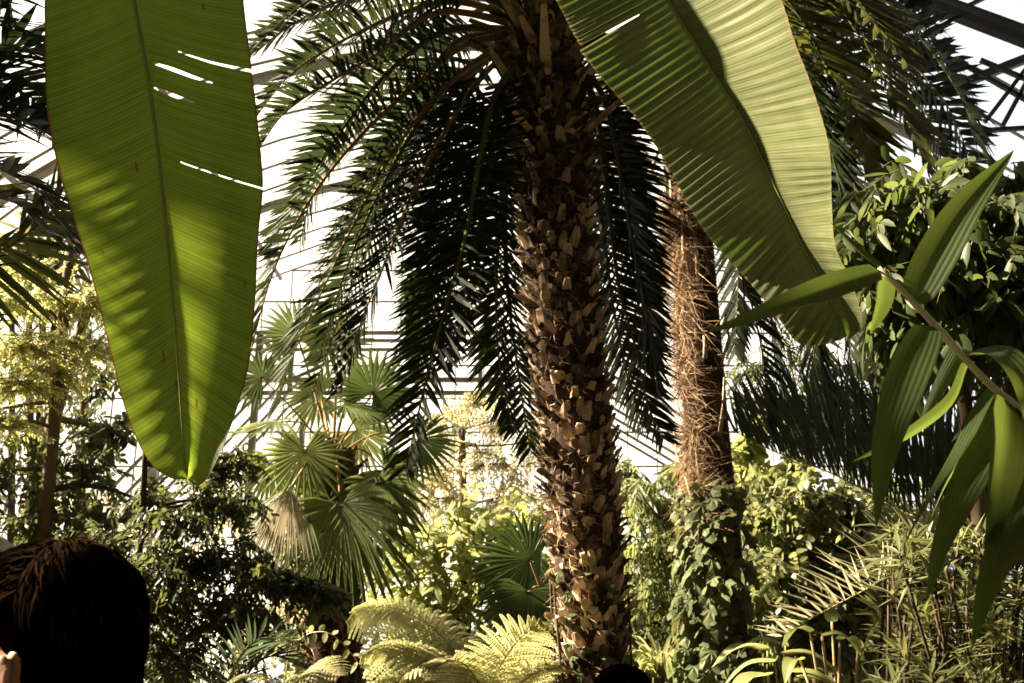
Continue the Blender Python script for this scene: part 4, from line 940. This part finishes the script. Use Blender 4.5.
# grey dracaena heads behind, far left
t = thing('dracaena', 'greyish sword-leaved dracaena on bare stalks, far left above the feathery tree', 'plant', ground(W(30, 683, 10.6)))
g0 = ground(W(30, 683, 10.6)); sm = MB(); lf = MB()
for (px, py) in ((12, 262), (46, 250), (70, 262), (28, 236), (60, 232)):
    H = W(px, py, 10.6); p = spline(np.array([g0 + np.r_[RS.normal(0, .15, 2), -.05], (g0 + H) / 2 + [RS.normal(0, .1), 0, 0], H]), 16); tube(sm, p, np.linspace(.05, .03, 16), 7)
    n = 34; d = rdir(n); d[:, 2] = d[:, 2] * .7 + .25
    blades(lf, np.repeat(H[None], n, 0), d, ZUP[None] + RS.normal(0, .3, (n, 3)), rnd(n, .45, .8), rnd(n, .045, .07), rnd(n, .3, 1.2), 0, ((0, .8), (.3, 1), (.7, .7), (1, .03)), .3)
sm.build('stems', M['bark'], t); lf.build('foliage', M['grey'], t)

# ------------------------------------------------------------------ ivy on the trunks
IV = [(0, 0, 0), (-.28, -.06, .02), (-.55, .22, -.05), (-.26, .34, .04), (-.30, .72, -.03), (0, .48, .07), (0, 1.02, -.08), (.30, .72, -.03), (.26, .34, .04), (.55, .22, -.05), (.28, -.06, .02)]
IVF = [[0, 5, 3, 2, 1] if 0 else [0, 3, 2, 1], [0, 5, 4, 3], [5, 6, 4], [5, 7, 6], [0, 8, 7, 5], [0, 10, 9, 8]]
def ivy(label, Pc, Rc, k0, k1, n, size, az=None, thick=.12):
    base = ground(Pc[0]) + [-.15, -.15, 0]; t = thing('ivy', label, 'ivy', base)
    T = tangents(Pc); k = k0 + (k1 - k0) * RS.uniform(0, 1, n) ** 1.15; a = RS.uniform(0, 2 * PI, n) if az is None else RS.normal(az[0], az[1], n)
    p, tt = frame_at(Pc, T, k); out = np.stack([np.cos(a), np.sin(a), 0 * a], 1)
    off = Rc + rnd(n, .0, 1) ** 1.5 * thick * np.interp(k, [k0, k1], [1.2, .35])
    O = p + out * off[:, None]
    Y = nrm(np.array([0, 0, -1.0]) * rnd(n, .6, 1.2)[:, None] + out * rnd(n, .1, .8)[:, None] + RS.normal(0, .4, (n, 3))); Z = nrm(out - (out * Y).sum(1, keepdims=True) * Y + RS.normal(0, .25, (n, 3))); Z = nrm(Z - (Z * Y).sum(1, keepdims=True) * Y); X = np.cross(Y, Z)
    lf = MB(); inst(lf, IV, IVF, O, X, Y, Z, size * rnd(n, .6, 1.25)); lf.build('foliage', M['ivy'], t, smooth=False)
    sm = MB()
    for i in range(9):
        a0 = RS.uniform(0, 2 * PI) if az is None else RS.normal(az[0], az[1]); kk = np.linspace(.0, k1 - RS.uniform(0, .1), 30); aa = a0 + .5 * np.sin(kk * 9 + i)
        p, _ = frame_at(Pc, T, kk); tube(sm, p + np.stack([np.cos(aa), np.sin(aa), 0 * aa], 1) * (Rc + .015), .006, 4)
    sm.build('stems', M['barkdk'], t); return t
kz = lambda Pc, z: float(np.interp(z, Pc[:, 2], np.linspace(0, 1, len(Pc))))
zt = W(715, 490, 6)[2]
ivy('ivy with pale sunlit lobed leaves clothing the lower part of the fibrous trunk', P2, .15, .12, kz(P2, zt), 1200, .098, (PI * 1.08, 1.2), .2)
PD = spline(tp, 80)
ivy('sparse ivy climbing the foot of the date palm trunk', PD, .175, .15, kz(PD, W(590, 570, 5)[2]), 170, .055, None, .06)

# ------------------------------------------------------------------ bamboo cane with broad leaves, near right
t = thing('bamboo_cane', 'near bamboo cane with large lance-shaped leaves crossing the right side', 'bamboo', ground(W(1330, 683, 1.35)))
dB = 1.42
cane = np.vstack([W(1330, 683, 1.35)[None] * [1, 1, 0], W(1300, 800, 1.36)[None], WL([(1180, 560, 1.38), (1080, 468, 1.4), (1024, 413, dB), (985, 380, dB), (930, 320, dB), (900, 288, dB), (878, 268, dB)])])
CP = spline(cane, 120); mb = MB(); r = np.linspace(.013, .0042, 120); r = r * (1 + .35 * np.exp(-((np.arange(120) % 15) - 7) ** 2 / 1.2)); tube(mb, CP, r, 9); mb.build('stem', M['stembam'], t)
BL = [  # path px, width px, normal, depth offsets, twist
 ([(880, 272, 0), (840, 285, -.02), (790, 303, -.05), (740, 322, -.06), (702, 334, -.06)], 34, (.1, -1, .35), 8),
 ([(917, 297, 0), (938, 255, -.03), (968, 205, -.05), (1014, 150, -.05)], 46, (-.5, -1, -.1), 10),
 ([(884, 276, 0), (882, 300, .02), (870, 334, .03)], 30, (.4, -1, .1), 0),
 ([(930, 326, 0), (908, 378, -.03), (886, 448, -.05), (876, 528, -.04)], 44, (-.35, -1, .1), 10),
 ([(880, 268, 0), (858, 250, .02), (830, 222, .04)], 16, (.3, -.8, .6), 0),
 ([(966, 356, 0), (1000, 356, -.04), (1024, 385, -.07), (1034, 450, -.08)], 42, (.1, -.7, .8), 0),
 ([(1008, 402, 0), (1004, 450, -.04), (994, 510, -.06), (984, 568, -.05)], 54, (.3, -1, .0), -10),
 ([(990, 396, .02), (965, 445, .0), (930, 500, -.02), (902, 548, -.02)], 26, (-.5, -1, .2), 20),
 ([(1000, 425, .0), (965, 490, -.03), (940, 550, -.05), (927, 602, -.05)], 38, (-.4, -1, .15), 10),
 ([(1036, 450, 0), (1014, 525, -.06), (988, 590, -.09), (972, 648, -.09)], 48, (-.4, -1, .1), 10),
 ([(966, 366, .02), (950, 402, .03), (905, 436, .03), (852, 462, .03)], 18, (-.1, -.5, .8), 30),
 ([(1050, 500, .0), (1015, 555, -.03), (978, 604, -.04)], 24, (-.5, -1, .3), 0),
 ([(1000, 405, .03), (975, 440, .04), (948, 482, .05), (930, 520, .06)], 20, (-.3, -.9, .4), 10),
 ([(1060, 455, -.02), (1050, 520, -.06), (1040, 590, -.08), (1036, 650, -.08)], 48, (.3, -1, .1), 0),
 ([(960, 350, .04), (935, 395, .07), (918, 430, .09)], 22, (.2, -1, .2), 0),
]
for pts, w, nv, tw in BL:
    P = WL([(x, y, dB + z) for x, y, z in pts])
    j = int(np.argmin(np.linalg.norm(CP - P[0], axis=1))); P = np.vstack([CP[j][None], P]) if np.linalg.norm(CP[j] - P[0]) > .012 else P
    long_leaf(t, P, .92 * w * dB / FPX, M['bamboo'], nv, 'leaf', .28, 30, 9, .0, None, tw)
# ------------------------------------------------------------------ people (bodies grown as one remeshed skin)
def capsule(mb, a, b, ra, rb, sx=1.0, sides=14, axis=None):
    """tapered limb with round ends"""
    a = np.asarray(a, float); b = np.asarray(b, float); t = nrm(b - a); L = np.linalg.norm(b - a)
    rows = []
    for th in np.linspace(-PI / 2, -.15, 4): rows.append((a + t * ra * math.sin(th), ra * math.cos(th)))
    for u in np.linspace(.08, .92, 4): rows.append((a + t * L * u, ra + (rb - ra) * u))
    for th in np.linspace(.15, PI / 2, 4): rows.append((b + t * rb * math.sin(th), rb * math.cos(th)))
    s = np.cross(t, [0, 0, 1.0]) if abs(t[2]) < .9 else np.array([1.0, 0, 0])
    if axis is not None: s = np.asarray(axis, float)
    s = nrm(s - s.dot(t) * t); u_ = np.cross(s, t)
    al = np.linspace(0, 2 * PI, sides, endpoint=False)
    V = np.array([c + (s * math.cos(q) * sx + u_ * math.sin(q)) * max(r, 1e-4) for c, r in rows for q in al])
    i = np.arange(len(rows) - 1)[:, None] * sides; j = np.arange(sides)[None]; k = (j + 1) % sides
    F = np.stack([i + j, i + k, i + sides + k, i + sides + j], -1).reshape(-1, 4)
    mb.add(V, [F, np.arange(sides)[None, ::-1], ((len(rows) - 1) * sides + np.arange(sides))[None]])
def ellip(mb, c, r, n=20):
    th = np.linspace(0, PI, n); ph = np.linspace(0, 2 * PI, 2 * n, endpoint=False)
    V = np.array([[c[0] + r[0] * math.sin(a) * math.cos(b), c[1] + r[1] * math.sin(a) * math.sin(b), c[2] + r[2] * math.cos(a)] for a in th for b in ph]); m = 2 * n
    i = np.arange(n - 1)[:, None] * m; j = np.arange(m)[None]; k = (j + 1) % m
    mb.add(V, [np.stack([i + j, i + m + j, i + m + k, i + k], -1).reshape(-1, 4)])
def skin_up(mb, name, mat, parent, voxel, rot, org, it=6):
    for i in range(len(mb.V)):
        v = mb.V[i].astype(float); c, s = math.cos(rot), math.sin(rot)
        mb.V[i] = (np.stack([v[:, 0] * c - v[:, 1] * s, v[:, 0] * s + v[:, 1] * c, v[:, 2]], 1) + org).astype(np.float32)
    o = mb.build(name, mat, parent)
    r = o.modifiers.new('remesh', 'REMESH'); r.mode = 'VOXEL'; r.voxel_size = voxel; r.use_smooth_shade = True
    sm = o.modifiers.new('smooth', 'SMOOTH'); sm.iterations = it; sm.factor = .5
    dg = bpy.context.evaluated_depsgraph_get(); me = bpy.data.meshes.new_from_object(o.evaluated_get(dg)); o.modifiers.clear()
    me.name = name; me.materials.clear(); me.materials.append(mat); o.data = me
    for p in me.polygons: p.use_smooth = True
    return o
def person(label, pos, height, yaw, head_yaw, shirt, trousers, hair=True, cap=False):
    """local frame: x to the person's right hand side, y ahead"""
    s = height / 1.75
    t = thing('person', label, 'person', (pos[0], pos[1], 0))
    org = np.array([pos[0], pos[1], 0.0]); A = lambda *p: np.array(p) * s
    b = MB(); hc = A(0, .02, 1.635)
    c, n_ = math.cos(head_yaw), math.sin(head_yaw)
    def Hd(x, y, z): return np.array([hc[0] + (x * c - y * n_) * s, hc[1] + (x * n_ + y * c) * s, hc[2] + z * s])
    def hcap(a_, b_, ra, rb, **k): capsule(b, Hd(*a_), Hd(*b_), ra * s, rb * s, **k)
    # skull, jaw, brow, nose, lips, ears
    hcap((0, -.03, .03), (0, .03, .035), .077, .075); hcap((0, -.035, .0), (0, .03, -.02), .07, .066)
    hcap((0, .03, -.03), (0, .055, -.085), .058, .03); hcap((-.035, .05, -.07), (.035, .05, -.07), .022, .022)
    hcap((-.032, .088, .022), (.032, .088, .022), .012, .012); hcap((0, .095, .012), (0, .118, -.028), .008, .013); hcap((-.013, .103, -.031), (.013, .103, -.031), .009, .009)
    hcap((-.02, .089, -.06), (.02, .089, -.06), .008, .008); hcap((-.018, .086, -.072), (.018, .086, -.072), .008, .008)
    for sx in (-1, 1):
        for q in range(8):
            a0, a1 = -1.9 + q * .55, -1.9 + (q + 1) * .55
            hcap((sx * .092, -.012 - .015 * math.cos(a0), .026 * math.sin(a0) - .042), (sx * .092, -.012 - .015 * math.cos(a1), .026 * math.sin(a1) - .042), .006, .006, sides=8)
        hcap((sx * .084, -.008, -.03), (sx * .085, -.004, -.06), .012, .009)
    capsule(b, A(0, -.015, 1.42), hc + A(0, -.015, -.06), .058 * s, .054 * s)
    capsule(b, A(-.13, -.02, 1.40), A(.13, -.02, 1.40), .065 * s, .065 * s)
    for z, w in ((1.32, .15), (1.2, .14), (1.08, .125), (.98, .13), (.92, .15)): capsule(b, A(-w * .45, -.0, z), A(w * .45, 0, z), .1 * s, .1 * s)
    for sx in (-1, 1):
        sh, el, wr = A(sx * .19, -.02, 1.41), A(sx * .235, -.04, 1.11), A(sx * .225, .05, .87)
        capsule(b, sh, el, .05 * s, .037 * s); capsule(b, el, wr, .038 * s, .026 * s)
        capsule(b, wr, A(sx * .22, .075, .79), .03 * s, .034 * s, .6, axis=(0, 1, 0))
        for f, (yo, l) in enumerate(((.105, .075), (.088, .085), (.068, .08), (.05, .062))):
            k0 = A(sx * .218, yo - .01, .765); k1 = k0 + A(sx * -.008, .012, -l * .5); k2 = k1 + A(sx * -.02, .0, -l * .45)
            capsule(b, k0, k1, .0095 * s, .009 * s, sides=8); capsule(b, k1, k2, .009 * s, .0075 * s, sides=8)
        th0 = A(sx * .212, .085, .835); th1 = th0 + A(sx * -.015, .045, -.03); capsule(b, th0, th1, .014 * s, .011 * s, sides=8); capsule(b, th1, th1 + A(sx * -.01, .012, -.035), .011 * s, .009 * s, sides=8)
        hip, kn, an = A(sx * .09, 0, .92), A(sx * .1, .015, .5), A(sx * .105, -.02, .09)
        capsule(b, hip, kn, .088 * s, .058 * s); capsule(b, kn, an, .056 * s, .037 * s); capsule(b, A(sx * .105, -.04, .045), A(sx * .115, .15, .035), .035 * s, .03 * s)
    body = skin_up(b, 'body', M['skin'], t, .008, yaw, org)
    g = MB()
    capsule(g, A(-.135, -.02, 1.40), A(.135, -.02, 1.40), .078 * s, .078 * s)
    for z, w in ((1.32, .16), (1.2, .15), (1.08, .14), (.98, .145), (.9, .16)): capsule(g, A(-w * .45, 0, z), A(w * .45, 0, z), .115 * s, .115 * s)
    for sx in (-1, 1): capsule(g, A(sx * .19, -.02, 1.41), A(sx * .222, -.03, 1.19), .066 * s, .06 * s)
    skin_up(g, 'shirt', shirt, t, .012, yaw, org)
    g = MB(); capsule(g, A(-.07, 0, .93), A(.07, 0, .93), .112 * s, .112 * s)
    for sx in (-1, 1): capsule(g, A(sx * .09, 0, .9), A(sx * .1, .015, .5), .1 * s, .075 * s); capsule(g, A(sx * .1, .015, .5), A(sx * .105, -.02, .14), .074 * s, .06 * s)
    skin_up(g, 'trousers', trousers, t, .012, yaw, org)
    for sx in (-1, 1):
        g = MB(); capsule(g, A(sx * .105, -.05, .05), A(sx * .117, .16, .042), .05 * s, .042 * s); skin_up(g, 'shoe', M['shoe'], t, .01, yaw, org)
    cy, sy = math.cos(yaw), math.sin(yaw)
    wld = lambda v: np.stack([v[..., 0] * cy - v[..., 1] * sy, v[..., 0] * sy + v[..., 1] * cy, v[..., 2]], -1) + org
    def hw(x, y, z):
        x, y, z = np.broadcast_arrays(x, y, z)
        return wld(np.stack([hc[0] + (x * c - y * n_) * s, hc[1] + (x * n_ + y * c) * s, hc[2] + z * s], -1))
    if hair:
        g = MB()   # scalp of hair: a cap of hair volume, then locks laid over it
        def hl(a_, b_, ra, rb): capsule(g, Hd(*a_), Hd(*b_), ra * s, rb * s)
        hl((0, -.035, .035), (0, .028, .047), .087, .08); hl((0, -.05, -.0), (0, -.02, .01), .078, .078); hl((0, -.058, -.05), (0, -.04, -.02), .07, .074); hl((0, -.055, -.1), (0, -.05, -.06), .056, .068); hl((0, .05, .085), (0, .075, .07), .035, .03)
        ho = skin_up(g, 'hair', M['hair'], t, .008, yaw, org, 4)
        n = 5200
        d = rdir(n); d = d[(d[:, 2] > -.55) & ~((d[:, 1] > .45) & (d[:, 2] < .55)) & ~((np.abs(d[:, 0]) > .75) & (d[:, 2] < .15) & (d[:, 1] > -.45))]; n = len(d)
        base = hw(d[:, 0] * .083, -.01 + d[:, 1] * .102, .035 + d[:, 2] * .09 - .0)
        nrmv = wld(np.stack([d[:, 0] * c - d[:, 1] * n_, d[:, 0] * n_ + d[:, 1] * c, d[:, 2]], -1)) - org
        crown = np.array([.01, -.05, .13]); flow = np.stack([d[:, 0], d[:, 1] - .25, d[:, 2] - 1.25], -1); flow = np.where((d[:, 1:2] > .0), np.stack([d[:, 0] * .5 + .25, d[:, 1] + .6, d[:, 2] * 0 - .15], -1), flow)
        flow = wld(np.stack([flow[:, 0] * c - flow[:, 1] * n_, flow[:, 0] * n_ + flow[:, 1] * c, flow[:, 2]], -1)) - org
        dd = nrm(nrm(flow) - (nrm(flow) * nrmv).sum(1, keepdims=True) * nrmv + nrmv * .2 + RS.normal(0, .14, (n, 3)))
        lk = MB(); blades(lk, base, dd, nrmv + RS.normal(0, .3, (n, 3)), rnd(n, .02, .05) * s, rnd(n, .002, .0045), .1, -.45, ((0, .7), (.3, 1), (.7, .7), (1, .05)))
        lk.build('locks', M['lock'], ho)
    if cap:
        g = MB(); th = np.linspace(0, PI / 2, 14); ph = np.linspace(0, 2 * PI, 40, endpoint=False)
        V = np.array([hw(.094 * math.sin(a) * math.cos(q), -.005 + .112 * math.sin(a) * math.sin(q), .03 + .105 * math.cos(a)) for a in th for q in ph])
        i = np.arange(13)[:, None] * 40; j = np.arange(40)[None]; k = (j + 1) % 40
        g.add(V, [np.stack([i + j, i + 40 + j, i + 40 + k, i + k], -1).reshape(-1, 4)])
        co = g.build('cap', M['cap'], t)
        x = np.linspace(-1, 1, 17); rows = []
        for r_ in (0, .35, .7, 1.0): rows.append(hw(x * .088 * (1 - .1 * r_), -.005 + np.sqrt(1 - np.minimum(.999, (x * .94) ** 2)) * .11 + r_ * .07 * np.sqrt(1 - np.minimum(.999, (x * .97) ** 2)), .03 - .012 * r_ - .02 * x ** 2))
        V = np.array(rows).reshape(-1, 3); i = np.arange(3)[:, None] * 17; j = np.arange(16)[None]
        g = MB(); g.add(V, [np.stack([i + j, i + j + 1, i + 17 + j + 1, i + 17 + j], -1).reshape(-1, 4)]); po = g.build('peak', M['cap'], co)
        so = po.modifiers.new('thick', 'SOLIDIFY'); so.thickness = .004
    return t
hp = W(48, 600, 1.28)
person('person with short dark hair seen from behind, head turned left, one ear showing', (hp[0], 1.28), (W(80, 540, 1.28)[2]) / 1.758 * 1.75, 0.0, math.radians(75), M['cloth'], M['denim'])
hp = W(622, 672, 2.7)
person('person with short brown hair, top of the head only, before the date palm trunk', (hp[0], 2.7), W(622, 665, 2.7)[2] / 1.758 * 1.75, 0.0, 0.1, M['cloth2'], M['denim'])
hp = W(-34, 560, 1.85)
person('person in a pale cap half hidden behind the dark-haired head at left', (hp[0], 1.85), W(-34, 528, 1.85)[2] / 1.768 * 1.75, 0.2, 0.3, M['cloth2'], M['denim'], hair=True, cap=True)

# ------------------------------------------------------------------ the greenhouse
X0, X1, Y0, Y1 = -8.5, 8.5, -6.0, 17.0; EAVE = 2.2; XC = 0.0; RX = 8.5; RZ = 6.8
def roof(a): return XC - RX * math.cos(a), EAVE + RZ * math.sin(a)
g = MB(); g.add([[X0 - .2, Y0 - .2, 0], [X1 + .2, Y0 - .2, 0], [X1 + .2, Y1 + .2, 0], [X0 - .2, Y1 + .2, 0]], [np.array([[0, 1, 2, 3]])]); structure(g, 'floor', M['soil'], label='dark planted soil of the greenhouse')
g = MB(); xs = np.linspace(-1.9, 1.9, 30); V = []
n = 40; yy = np.linspace(Y0, 3.6, n); cx = .12 * np.sin(yy * .8)
for i in range(n): V += [[-1.5 + cx[i], yy[i], .012], [1.6 + cx[i], yy[i], .012]]
i = np.arange(n - 1) * 2; g.add(V, [np.stack([i, i + 1, i + 3, i + 2], -1)]); structure(g, 'floor_path', M['path'], label='pale concrete visitor path')
# glass skin
A = np.linspace(0, PI, 25)
g = MB(); V = []
for a in A: x, z = roof(a); V += [[x, Y0, z], [x, Y1, z]]
i = np.arange(24) * 2; g.add(V, [np.stack([i, i + 1, i + 3, i + 2], -1)]); structure(g, 'ceiling', M['glass'], True, label='arched glass roof')
def endwall(y, mat, name, label):
    g = MB(); V = [[X0, y, .6], [X1, y, .6], [X1, y, EAVE], [X0, y, EAVE]]; g.add(V, [np.array([[0, 1, 2, 3]])])
    V = [[XC, y, EAVE]] + [[roof(a)[0], y, roof(a)[1]] for a in A]; g.add(V, [np.array([[0, k, k + 1] for k in range(1, 25)])]); return structure(g, name, mat, label=label)
endwall(Y1, M['glass'], 'wall_back', 'glazed far end wall'); 
g = MB(); V = [[X0, Y0, 0]] + [[roof(a)[0], Y0, roof(a)[1]] for a in A] + [[X1, Y0, 0]]; g.add(V, [np.arange(len(V))[None]]); structure(g, 'wall_front', M['stone'], label='opaque wall behind the viewer, unseen, added to dim the light')  # added out of view to cut light from behind
for nm, x in (('wall_left', X0), ('wall_right', X1)):
    g = MB(); g.add([[x, Y0, .6], [x, Y1, .6], [x, Y1, EAVE], [x, Y0, EAVE]], [np.array([[0, 1, 2, 3]])]); structure(g, nm, M['glass'], label='low glazed side wall')
g = MB(); box(g, [X0, Y0, .3], [X0, Y1, .3], .2, .6); structure(g, 'baseboard_left', M['stone']); g = MB(); box(g, [X1, Y0, .3], [X1, Y1, .3], .2, .6); structure(g, 'baseboard_right', M['stone'])
g = MB(); box(g, [X0, Y1, .3], [X1, Y1, .3], .2, .6); structure(g, 'baseboard_back', M['stone'])
# arched ribs, glazing bars, purlins
tn = 0
def trim(g, mat, label):
    global tn; tn += 1; return structure(g, 'trim_%d' % tn, mat, label=label)
for y in np.arange(-5.5, Y1 + .01, 3.3):
    g = MB(); pts = [np.array([roof(a)[0] * .995, y, roof(a)[1] - .03]) for a in A]
    for k in range(24): box(g, pts[k], pts[k + 1], .07, .14, (0, 1, 0))
    for x in (X0, X1): box(g, [x * .995, y, 0], [x * .995, y, EAVE], .07, .14, (0, 1, 0))
    trim(g, M['steelp'] if y > 8 else M['steel'], 'arched roof rib')  # far ribs take the haze-lightened iron colour
g = MB()
for y in np.arange(Y0, Y1, .62):
    pts = [np.array([roof(a)[0], y, roof(a)[1]]) for a in A]
    for k in range(24): box(g, pts[k], pts[k + 1],   .02, .035, (0, 1, 0))
    for x in (X0, X1): box(g, [x, y, .6], [x, y, EAVE], .02, .035, (0, 1, 0))
trim(g, M['steelp'], 'thin roof glazing bars')
g = MB()
for a in A[::2]: x, z = roof(a); box(g, [x * .99, Y0, z - .05], [x * .99, Y1, z - .05], .05, .06)
trim(g, M['steelp'], 'lengthwise roof purlins')
g = MB()
for x in np.arange(X0 + .5, X1, .5):
    z = EAVE + RZ * math.sqrt(max(0, 1 - (x / RX) ** 2)); box(g, [x, Y1, .6], [x, Y1, z], .018, .03, (0, 1, 0))
for z in np.arange(1.0, 9, .6):
    w = RX if z < EAVE else RX * math.sqrt(max(0, 1 - ((z - EAVE) / RZ) ** 2)); box(g, [-w, Y1, z], [w, Y1, z], .018, .03)
trim(g, M['steelp'], 'glazing bars of the far end wall')
# iron gallery across the far end, haze put into its colour
g = MB(); yg = 15.2; za = W(490, 333, yg)[2]; zb = W(490, 380, yg)[2]; zc = W(490, 393, yg)[2]
for z, h in ((za, .05), (za - .13, .04), (za - .28, .04), (zb, .07), (zc, .06)): box(g, [-5.5, yg, z], [1.2, yg, z], .08, h)
for k, x in enumerate(np.arange(-5.5, .6, 1.0)):
    box(g, [x, yg, zc], [x, yg, za], .07, .07, (0, 1, 0)); box(g, [x, yg, zb], [x + .98, yg, za - .28], .04, .04, (0, 1, 0))
for x in (-5.5, 1.2): box(g, [x, yg, 0], [x, yg, za], .14, .14, (0, 1, 0))
trim(g, M['steelp'], 'iron gallery truss across the far end, haze lightened into its colour')
# the lower side bays at the far end: sloping glazed roofs with parallel rafters
for lab, a, b in (('lower glazed roof sloping down to the right at the far end', (1.1, 5.5), (8.3, 1.1)), ('lower glazed roof rising to the right at the far left', (-8.3, .4), (-3.6, 5.9))):
    g = MB(); g.add([[a[0], 13.6, a[1] + .04], [b[0], 13.6, b[1] + .04], [b[0], 16.8, b[1] + .04], [a[0], 16.8, a[1] + .04]], [np.array([[0, 1, 2, 3]])]); structure(g, 'ceiling', M['glass'], label=lab)
    g = MB()
    for y in np.arange(13.6, 16.9, .53): box(g, [a[0], y, a[1]], [b[0], y, b[1]], .035, .05, (0, 1, 0))
    for k in (0, .25, .5, .75, 1): box(g, [a[0] + (b[0] - a[0]) * k, 13.5, a[1] + (b[1] - a[1]) * k], [a[0] + (b[0] - a[0]) * k, 16.9, a[1] + (b[1] - a[1]) * k], .05, .05)
    for y in (13.6, 16.8): 
        q = a if a[1] > b[1] else b; box(g, [q[0], y, 0], [q[0], y, q[1]], .09, .09, (0, 1, 0))
    trim(g, M['steelp'], 'parallel rafters, ' + lab)
# dark steel lattice of the roof, upper right
def pbar(a, b, w, h): 
    g = MB(); box(g, W(*a), W(*b), w, h); return g
g = MB(); box(g, W(860, -22, 6.4), W(1120, 78, 6.4), .07, .07); box(g, W(860, -30, 6.4), W(1120, 65, 6.4), .09, .025); trim(g, M['steel'], 'dark steel roof beam, upper right corner')
g = MB(); box(g, W(900, 108, 6.9), W(1120, 22, 6.9), .06, .065); trim(g, M['steel'], 'second dark steel beam crossing below the first')
g = MB()
for a, b in (((985, 122), (1040, 50)), ((960, 62), (1040, 108)), ((930, 22), (950, 0)), ((1003, 125), (1030, 75)), ((980, 60), (1040, 85)), ((940, 20), (1000, -10)), ((960, 132), (1060, 126))): box(g, W(*a, 6.8), W(*b, 6.8), .032, .032)
trim(g, M['steel'], 'thin crossing braces of the roof lattice, upper right')

GROUPS = {'distant_tree': 'hazy trees low before the far glazing', 'undergrowth_shrub': 'undergrowth shrubs along the back', 'banana_plant': 'banana plants reaching in from above', 'fan_palm': 'fan palms', 'slender_tree': 'slender trees at the left', 'rosette_shrub': 'narrow-leaved shrubs at lower right', 'ivy': 'ivy on the palm trunks', 'fern': 'ferns along the bottom', 'person': 'visitors'}
for o in S.objects:
    if o.get('category') and o.name.split('.')[0] in GROUPS: o['group'] = GROUPS[o.name.split('.')[0]]
# ------------------------------------------------------------------ light
w = bpy.data.worlds.new('sky'); S.world = w; w.use_nodes = True; nt = w.node_tree; nt.nodes.clear()
tc = N_(nt, 'ShaderNodeTexCoord'); sky = N_(nt, 'ShaderNodeTexSky'); sky.sky_type = 'HOSEK_WILKIE'
SUN_AZ = math.radians(-80); SUN_EL = math.radians(36)     # measured from straight ahead, to the left
sd = np.array([math.sin(SUN_AZ) * math.cos(SUN_EL), math.cos(SUN_AZ) * math.cos(SUN_EL), math.sin(SUN_EL)])
dot = N_(nt, 'ShaderNodeVectorMath', operation='DOT_PRODUCT'); nt.links.new(tc.outputs['Generated'], dot.inputs[0]); gl = nrm(np.array([-.15, .92, .27])); dot.inputs[1].default_value = gl
mr = N_(nt, 'ShaderNodeMapRange'); mr.interpolation_type = 'SMOOTHSTEP'; mr.inputs['From Min'].default_value = .4; mr.inputs['From Max'].default_value = 1.0
nt.links.new(dot.outputs['Value'], mr.inputs['Value'])
mx = N_(nt, 'ShaderNodeMix', data_type='RGBA'); mx.inputs['A'].default_value = (.05, .058, .066, 1); mx.inputs['B'].default_value = (1.02, 1.08, 1.12, 1); mr.inputs['From Max'].default_value = .78
nt.links.new(mr.outputs['Result'], mx.inputs['Factor'])
m3 = N_(nt, 'ShaderNodeMix', data_type='RGBA'); m3.inputs['B'].default_value = (2.0, 1.80, 1.45, 1)
mr2 = N_(nt, 'ShaderNodeMapRange'); mr2.interpolation_type = 'SMOOTHSTEP'; mr2.inputs['From Min'].default_value = .8; nt.links.new(dot.outputs['Value'], mr2.inputs['Value']); nt.links.new(mr2.outputs['Result'], m3.inputs['Factor']); nt.links.new(mx.outputs['Result'], m3.inputs['A'])
bg = N_(nt, 'ShaderNodeBackground'); bg.inputs['Strength'].default_value = 1.0; nt.links.new(m3.outputs['Result'], bg.inputs['Color'])
wo = N_(nt, 'ShaderNodeOutputWorld'); nt.links.new(bg.outputs[0], wo.inputs['Surface']); nt.nodes.remove(sky)
sl = bpy.data.lights.new('sun', 'SUN'); sl.energy = 31.0; sl.color = (1.0, .83, .60); sl.angle = math.radians(1.6)
so = bpy.data.objects.new('sun', sl); COL.objects.link(so); so.location = (0, 0, 12)
so.rotation_euler = Vector(sd).to_track_quat('Z', 'Y').to_euler()
V_ = S.view_settings; V_.view_transform = 'Standard'; V_.look = 'None'; V_.gamma = 1.0; V_.exposure = 0.15; V_.use_curve_mapping = False
S.cycles.caustics_reflective = False; S.cycles.max_bounces = 8; S.cycles.diffuse_bounces = 1; S.cycles.transparent_max_bounces = 16; S.cycles.transmission_bounces = 6; S.cycles.sample_clamp_indirect = 6
